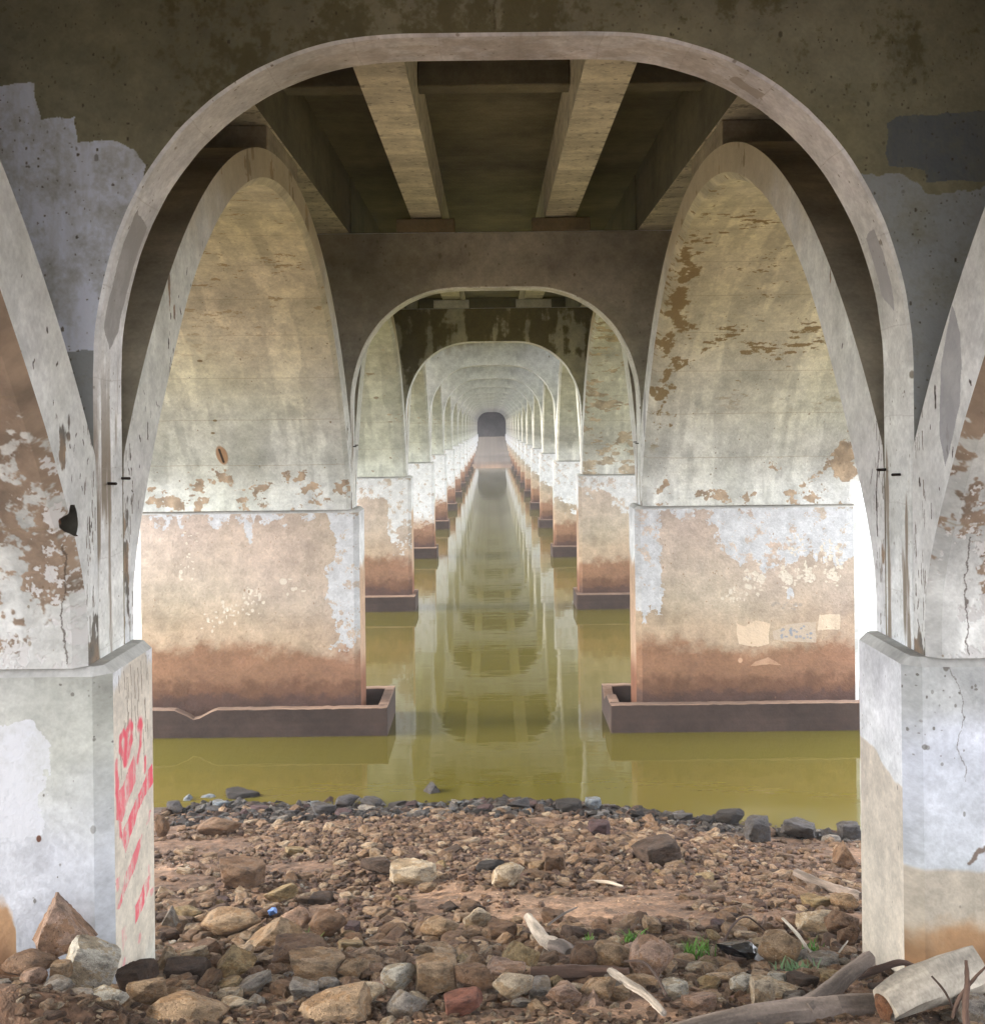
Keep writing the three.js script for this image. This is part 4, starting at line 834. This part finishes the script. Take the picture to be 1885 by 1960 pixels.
// the other stones: alike within each strip of the bank
const tone = new Map([[SM.tan, 'tan'], [SM.brown, 'brown'], [SM.dark, 'dark brown'], [SM.pale, 'cream'], [SM.white, 'whitish'], [SM.grey, 'grey'], [SM.red, 'reddish'], [SM.pink, 'light brown'], [SM.slate, 'dark grey'], [SM.blue, 'blue-grey'], [SM.black, 'black'], [SM.ochre, 'yellowish'], [SM.plum, 'purplish']]);
const shape = { angular: 'angular', round: 'rounded', slab: 'flat', block: 'blocky', wedge: 'pointed' };
function scatter(n, seed, area, sizes, mats, kinds, label, group, gap = 0.75) {
  const R = mulberry(seed); let made = 0;
  for (let i = 0; i < n * 30 && made < n; i++) {
    const [x, d] = area(R), r = sizes[0] * Math.pow(sizes[1] / sizes[0], R());
    if (taken.some(([a, b, c]) => Math.hypot(a - x, b - d) < (c + r * 0.5) * gap)) continue;
    if (Math.abs(x) > WL - 0.05 && d > pierD(1) - TB - 0.06 && d < pierD(1) + TB) continue;
    const k = kinds[Math.floor(R() * kinds.length)], v = RK[k], w = r * (0.9 + R() * 0.5), h = r * (0.34 + R() * 0.3), mt = mats[Math.floor(R() * mats.length)], m = new THREE.Mesh(v[Math.floor(R() * v.length)], mt);
    m.scale.set(w, h, r); m.rotation.set((R() - 0.5) * 0.5, R() * 6.28, (R() - 0.5) * 0.5, 'ZXY'); m.position.set(x, groundY(x, d) + h * 0.14, -d);
    taken.push([x, d, r * 0.45]); made++;
    thing(m, 'stone', `${tone.get(mt)} ${shape[k]} ${label}, ${x < -0.9 ? 'nearer the red-marked pillar' : x > 1 ? 'nearer the right pillar' : 'midway between the pillars'}`, 'stone', group);
  }
}
const { tan, brown, dark, pale, white, grey, red, pink, slate, blue, black, ochre, plum } = SM;
scatter(62, 101, (R) => [-1.9 + R() * 4.1, 5.95 + R() * 1.3], [0.1, 0.24], [tan, tan, brown, pale, pink, grey, ochre], ['angular', 'wedge', 'slab', 'block', 'angular'], 'stone in the front rubble', 'rubble stones in the front row');
scatter(44, 102, (R) => [-2.2 + R() * 4.4, 7.2 + R() * 1.5], [0.08, 0.18], [tan, brown, brown, dark, pink, ochre, plum], ['angular', 'slab', 'block'], 'stone behind the front rubble', 'stones behind the front row');
scatter(34, 103, (R) => [-2.9 + R() * 5.8, 8.7 + R() * 3.6], [0.09, 0.2], [tan, brown, dark, plum, ochre, brown], ['angular', 'slab', 'block'], 'stone on the pale mid-bank earth', 'stones on the middle of the bank');
scatter(46, 104, (R) => { const x = -4 + R() * 4.4; return [x, 14.1 + R() * 1.15 - Math.max(0, x) * 0.2]; }, [0.08, 0.26], [slate, slate, black, grey, blue, plum], ['angular', 'slab', 'block'], 'stone in the left waterline shingle', 'dark stones along the left waterline', 0.6);
scatter(18, 105, (R) => { const x = 0.4 + R() * 4; return [x, 15.1 - x * 0.3 - R() * 0.5]; }, [0.08, 0.2], [slate, black, grey, plum, brown], ['angular', 'slab', 'block'], 'stone in the right waterline shingle', 'dark stones along the right waterline', 0.6);
scatter(16, 106, (R) => [-3.1 + R() * 1.5, 5.55 + R() * 0.85], [0.12, 0.26], [tan, brown, pink, grey], ['angular', 'round', 'block'], 'stone heaped against the left pier', 'stones heaped against the left pier');
scatter(12, 107, (R) => [1.4 + R() * 1.6, 5.7 + R() * 0.7], [0.08, 0.18], [tan, brown, dark, grey], ['angular', 'round', 'block'], 'stone among the driftwood', 'stones among the driftwood');

// gravel that nobody could count
function gravel(n, seed, area, sizes, cols, label, geo) {
  const R = mulberry(seed), m = new THREE.InstancedMesh(geo, stoneMat(0xffffff), n), q = new THREE.Object3D(), c = new THREE.Color(); let k = 0;
  while (k < n) {
    const [x, d] = area(R), r = sizes[0] * Math.pow(sizes[1] / sizes[0], R() ** 1.8), y = groundFine(x, d);
    if (Math.abs(x) > WL && d > pierD(1) - TB && d < pierD(1) + TB) { if (R() < 0.02) k++; continue; }
    q.position.set(x, y + r * 0.12, -d); q.rotation.set((R() - 0.5) * 0.7, R() * 6.28, (R() - 0.5) * 0.7); q.scale.set(r * (0.8 + R() * 0.8), r * (0.35 + R() * 0.45), r); q.updateMatrix();
    m.setMatrixAt(k, q.matrix); const f = 0.7 + R() * 0.5, h = cols[Math.floor(R() * cols.length)]; m.setColorAt(k, c.set(h).multiplyScalar(f)); k++;
  }
  thing(m, 'gravel', label, null, null, 'stuff');
}
const chip3 = rockGeo(303, 'block', 4);
const chip = rockGeo(301, 'angular', 3), chip2 = rockGeo(302, 'slab', 3);
const clump = (x, d) => N(0, x * 0.13 + 0.2, d * 0.13) + 0.6 * N(1, x * 0.4, d * 0.4);
const patchy = (lo, hi, w) => (R) => { for (;;) { const d = lo + R() * (hi - lo), x = (R() * 2 - 1) * (w * (d / 7)); if (clump(x, d) + 0.9 > R() * 1.3) return [x, d]; } };
gravel(14000, 201, patchy(4.5, 9.2, 3.1), [0.012, 0.07], [0xb3967a, 0x9a7b62, 0xc2aa90, 0x7a6252, 0x8a705c, 0xd0bea6], 'brown gravel and broken chips between the stones', chip);
gravel(18000, 202, patchy(8.6, 14.6, 2.4), [0.015, 0.085], [0xb8967c, 0x9c7c66, 0xc8ac92, 0x705a4e, 0x84695e, 0xaa9080], 'brown gravel over the middle of the bank', chip2);
gravel(2600, 202 + 8, patchy(6.4, 14.8, 2.3), [0.05, 0.15], [0xc2a68a, 0xa88a70, 0xd4bea4, 0x7a6252, 0x94785f, 0xb89c80], 'broken angular rubble strewn over the bank', chip3);
gravel(1500, 203, patchy(6, 13.5, 2.6), [0.012, 0.05], [0xe6ddcf, 0xd8c8b0, 0xf0eae0], 'scattered whitish chips on the bank', chip2);
gravel(5600, 204, (R) => { const x = -4.2 + R() * 9; return [x, 15.35 - Math.max(0, x - 0.2) * 0.33 - Math.pow(R(), 1.3) * (x < 0.3 ? 1.35 : 0.65)]; }, [0.03, 0.15], [0x55504e, 0x3c3836, 0x726c6a, 0x8b8a8c, 0x4c4240, 0x6a5448], 'dark shingle along the waterline', chip);

// ---------------------------------------------------------------- driftwood, twigs, weeds, litter
const woodMat = (hex, seed) => {
  const p = new Paint(128, 512, 0.3, 1.2).fill((x, y, o) => { const v = 0.82 + 0.16 * N(2, x * 3 + seed, y * 0.25) + 0.12 * N(0, x * 2, y * 0.4 + seed) + 0.06 * N(3, x * 2, y); o[0] = o[1] = o[2] = 240 * v; o[3] = 0.5 + 0.3 * N(2, x * 3 + seed, y * 0.25); });
  const [map, bumpMap] = p.maps(true); return new THREE.MeshStandardMaterial({ color: hex, map, bumpMap, bumpScale: 0.006, roughness: 0.88 });
};
const WD = { grey: woodMat(0x9c8c80, 0.1), pale: woodMat(0xcdbfae, 0.4), dark: woodMat(0x6b5346, 0.7), bleached: woodMat(0xd8cdbb, 0.25) };
function limbGeo(pts, radii, seed, rings = 40, sides = 12) {
  const curve = new THREE.CatmullRomCurve3(pts), fr = curve.computeFrenetFrames(rings, false), p = [], u = [], idx = [], L = curve.getLength();
  for (let j = 0; j <= rings; j++) {
    const t = j / rings, c = curve.getPointAt(t), f = t * (radii.length - 1), i = Math.min(radii.length - 2, Math.floor(f)), r = mix(radii[i], radii[i + 1], f - i);
    for (let k = 0; k <= sides; k++) {
      const a = k / sides * 6.2832, q = k % sides, b = q / sides * 6.2832, rr = r * (1 + 0.2 * n3(Math.cos(b) * 1.6 + seed, Math.sin(b) * 1.6, t * L / r * 0.18) + 0.1 * n3(Math.cos(b) * 4 + seed, Math.sin(b) * 4, t * L / r * 0.7));
      const nx = fr.normals[j], bx = fr.binormals[j];
      p.push(c.x + rr * (Math.cos(a) * nx.x + Math.sin(a) * bx.x), c.y + rr * (Math.cos(a) * nx.y + Math.sin(a) * bx.y), c.z + rr * (Math.cos(a) * nx.z + Math.sin(a) * bx.z)); u.push(k / sides, t * L);
      if (j && k) { const e = j * (sides + 1) + k, w = sides + 1; idx.push(e - w - 1, e - w, e, e - w - 1, e, e - 1); }
    }
  }
  for (const end of [0, rings]) { const c = curve.getPointAt(end / rings), m = p.length / 3; p.push(c.x, c.y, c.z); u.push(0.5, 0); for (let k = 0; k < sides; k++) { const a = end * (sides + 1) + k; end ? idx.push(m, a, a + 1) : idx.push(m, a + 1, a); } }
  const g = new THREE.BufferGeometry(); g.setAttribute('position', new THREE.Float32BufferAttribute(p, 3)); g.setAttribute('uv', new THREE.Float32BufferAttribute(u, 2)); g.setIndex(idx);
  return toCreasedNormals(g.toNonIndexed(), 0.7);
}
const gp = (x, y, up = 0.03) => { const v = onGround(x, y); v.y += up; return v; };
function limb(list, radii, mat, seed, rings) { return new THREE.Mesh(limbGeo(list, radii, seed, rings), mat); }
{
  const d = 5.72, fork = new THREE.Group();
  const stem = limb([at(1250, 1992, 5.62), at(1380, 1956, 5.68), at(1500, 1938, 5.75), at(1620, 1930, 5.82), at(1712, 1926, 5.86)], [0.05, 0.058, 0.062, 0.06, 0.058], WD.grey, 1); stem.name = 'stem';
  const arm = limb([at(1536, 1936, 5.76), at(1580, 1905, 5.9), at(1612, 1874, 6.05), at(1640, 1852, 6.2), at(1662, 1836, 6.34)], [0.056, 0.05, 0.046, 0.043, 0.04], WD.grey, 2); arm.name = 'side_branch';
  fork.add(stem, arm); void d;
  thing(fork, 'branch', 'forked grey driftwood branch lying at the bottom right against the right pillar', 'branch');
  const log = new THREE.Group();
  const body = limb([at(1694, 1926, 5.66), at(1740, 1900, 5.72), at(1800, 1880, 5.8), at(1862, 1858, 5.9)], [0.085, 0.104, 0.118, 0.115], WD.bleached, 3); body.name = 'trunk';
  const core = new THREE.Mesh(rockGeo(612, 'round', 6), stoneMat(0x9a6a48)); core.scale.set(0.11, 0.12, 0.05); core.name = 'broken_end'; const a = at(1690, 1928, 5.65); core.position.copy(a); core.lookAt(at(1640, 1945, 5.4));
  log.add(body, core);
  thing(log, 'log', 'thick bleached log with a rusty brown broken end at the lower right', 'log');
  thing(limb([gp(1522, 1688, 0.09), gp(1560, 1700, 0.06), gp(1606, 1714, 0.05), gp(1650, 1728, 0.05)], [0.036, 0.04, 0.038, 0.036], WD.grey, 4), 'branch', 'straight grey branch running behind the right pillar', 'branch');
  const st = new THREE.Group(), s1 = limb([gp(1012, 1782, 0.1), gp(1028, 1800, 0.07), gp(1046, 1818, 0.05), gp(1068, 1828, 0.05)], [0.036, 0.038, 0.045, 0.05], WD.pale, 5); s1.name = 'stem';
  const s2 = limb([gp(1060, 1826, 0.05), gp(1078, 1832, 0.06), gp(1092, 1842, 0.05)], [0.052, 0.05, 0.04], WD.grey, 6); s2.name = 'knot'; st.add(s1, s2);
  thing(st, 'driftwood_stick', 'short curved pale driftwood stick, upright in the middle of the bank', 'stick');
  thing(limb([gp(1016, 1880, 0.05), gp(1080, 1880, 0.05), gp(1150, 1878, 0.05), gp(1204, 1880, 0.05)], [0.04, 0.044, 0.042, 0.036], WD.dark, 7), 'log', 'straight dark brown log lying level in front of three round stones', 'log');
  thing(limb([gp(1168, 1885, 0.08), gp(1200, 1912, 0.09), gp(1240, 1940, 0.09), gp(1270, 1962, 0.06)], [0.02, 0.024, 0.022, 0.016], WD.pale, 8), 'driftwood_stick', 'long pale stick slanting down right of the peaked boulder', 'stick');
  thing(limb([gp(1196, 1872, 0.1), gp(1232, 1896, 0.16), gp(1258, 1928, 0.16), gp(1276, 1958, 0.14)], [0.006, 0.008, 0.008, 0.006], WD.dark, 9, 24), 'twig', 'thin dark twig crossing in front of the long pale stick', 'twig');
  thing(limb([gp(1498, 1794, 0.13), gp(1528, 1826, 0.12), gp(1560, 1856, 0.05)], [0.01, 0.012, 0.008], WD.bleached, 10, 16), 'twig', 'straw coloured stick propped on the cracked round boulder', 'twig');
  thing(limb([gp(1376, 1830, 0.03), gp(1402, 1806, 0.12), gp(1432, 1792, 0.13), gp(1462, 1796, 0.06)], [0.007, 0.008, 0.007, 0.005], WD.dark, 11, 20), 'twig', 'arched brown twig over the black plastic', 'twig');
  thing(limb([gp(1048, 1778, 0.03), gp(1078, 1762, 0.05), gp(1104, 1746, 0.04)], [0.008, 0.009, 0.006], WD.grey, 12, 16), 'twig', 'thin grey twig behind the curved pale stick', 'twig');
  thing(limb([gp(1596, 1842, 0.02), gp(1612, 1828, 0.05), gp(1622, 1818, 0.06)], [0.006, 0.007, 0.004], WD.bleached, 13, 10), 'twig', 'little straw coloured stick close to the right pillar', 'twig');
  thing(limb([gp(1126, 1694, 0.03), gp(1160, 1697, 0.04), gp(1192, 1703, 0.03)], [0.014, 0.017, 0.012], WD.pale, 14, 16), 'driftwood_stick', 'thin pale stick lying flat in the middle distance', 'stick');
  thing(limb([at(1852, 1990, 5.4), at(1846, 1930, 5.45), at(1850, 1880, 5.5), at(1848, 1838, 5.55)], [0.02, 0.016, 0.014, 0.008], WD.dark, 15, 24), 'twig', 'brown twig rising in front of the bleached log', 'twig');
  thing(limb([at(1822, 1948, 5.5), at(1836, 1910, 5.5), at(1866, 1870, 5.5), at(1890, 1846, 5.5)], [0.008, 0.01, 0.008, 0.005], WD.dark, 16, 20), 'twig', 'dark twig slanting right in front of the bleached log', 'twig');
  thing(limb([at(1782, 1868, 5.6), at(1806, 1896, 5.55), at(1824, 1930, 5.55)], [0.005, 0.006, 0.004], WD.dark, 17, 16), 'twig', 'hair-thin twig across the face of the bleached log', 'twig');
  thing(limb([at(1640, 1872, 6.3), at(1690, 1852, 6.34), at(1724, 1842, 6.36), at(1752, 1850, 6.36)], [0.014, 0.02, 0.02, 0.012], WD.dark, 18, 20), 'twig', 'dark stick lying along the foot of the right pillar', 'twig');
}
function tuft(px, py, n, h, hex, label, seed, spread = 0.1) {
  const R = mulberry(seed), gs = [], o = gp(px, py, -0.01);
  for (let i = 0; i < n; i++) {
    const a = R() * 6.28, r = R() * spread, len = h * (0.5 + R() * 0.6), lean = 0.2 + R() * 0.7, w = 0.004 + R() * 0.006, b = new THREE.PlaneGeometry(1, 1, 1, 4), p = b.attributes.position, c = R() * 6.28;
    for (let k = 0; k < p.count; k++) { const t = p.getY(k) + 0.5, x = p.getX(k) * 2 * w * (1 - t * 0.85), out = lean * t * t * len; p.setXYZ(k, Math.cos(a) * r + Math.cos(c) * out - Math.sin(c) * x, t * len * (1 - 0.3 * lean * t), Math.sin(a) * r * 0.6 + Math.sin(c) * out + Math.cos(c) * x); }
    gs.push(b);
  }
  const g = mergeGeometries(gs); g.computeVertexNormals();
  const m = new THREE.Mesh(g, new THREE.MeshPhysicalMaterial({ color: hex, roughness: 0.8, side: THREE.DoubleSide, transmission: 0.25, thickness: 0 })); m.position.copy(o);
  thing(m, 'grass_tuft', label, 'grass', null, 'thing');
}
tuft(1338, 1826, 56, 0.12, 0x5c8a2a, 'bright green grass tuft right of the low earth hump', 1, 0.13);
tuft(1552, 1826, 40, 0.12, 0x52862e, 'small bright green tuft between the cracked boulder and the right pillar', 2, 0.07);
tuft(1532, 1866, 90, 0.09, 0x6f8f62, 'greyish green weed in front of the cracked boulder', 3, 0.16);
tuft(588, 1806, 60, 0.09, 0x66852a, 'dull green tuft in a gap between stones on the left', 4, 0.1);
tuft(1128, 1808, 30, 0.08, 0x5f8a2a, 'tiny green tuft behind three round stones', 5, 0.06);
tuft(1210, 1798, 34, 0.08, 0x5a8a26, 'sparse green tuft on top of the low earth hump', 6, 0.1);
{
  const bag = new THREE.Group(), b = rockGeo(410, 'angular', 10), c = rockGeo(411, 'angular', 8), o = gp(1410, 1836, 0.06);
  const plastic = new THREE.MeshPhysicalMaterial({ color: 0x14161c, roughness: 0.22, clearcoat: 0.5 }), foil = new THREE.MeshStandardMaterial({ color: 0xd4d4d6, roughness: 0.35 });
  const m = part('body', b, plastic, bag); m.scale.set(0.27, 0.12, 0.16); m.rotation.z = -0.15;
  const f = part('torn_edge', c, foil, bag); f.scale.set(0.1, 0.1, 0.08); f.position.set(0.15, -0.03, 0.03); f.rotation.z = 0.5;
  bag.position.copy(o); thing(bag, 'plastic_bag', 'crumpled black plastic bag with a silvery torn edge left of the cracked boulder', 'plastic bag');
  const scrap = new THREE.Mesh(RK.slab[2], new THREE.MeshStandardMaterial({ color: 0x4f74b0, roughness: 0.5 })); scrap.scale.set(0.07, 0.05, 0.06); scrap.position.copy(gp(522, 1752, 0.03)); scrap.rotation.z = 0.4;
  thing(scrap, 'plastic_scrap', 'small blue scrap of plastic behind the notched stone', 'litter');
}
shadows(scene);
renderer.render(scene, camera);
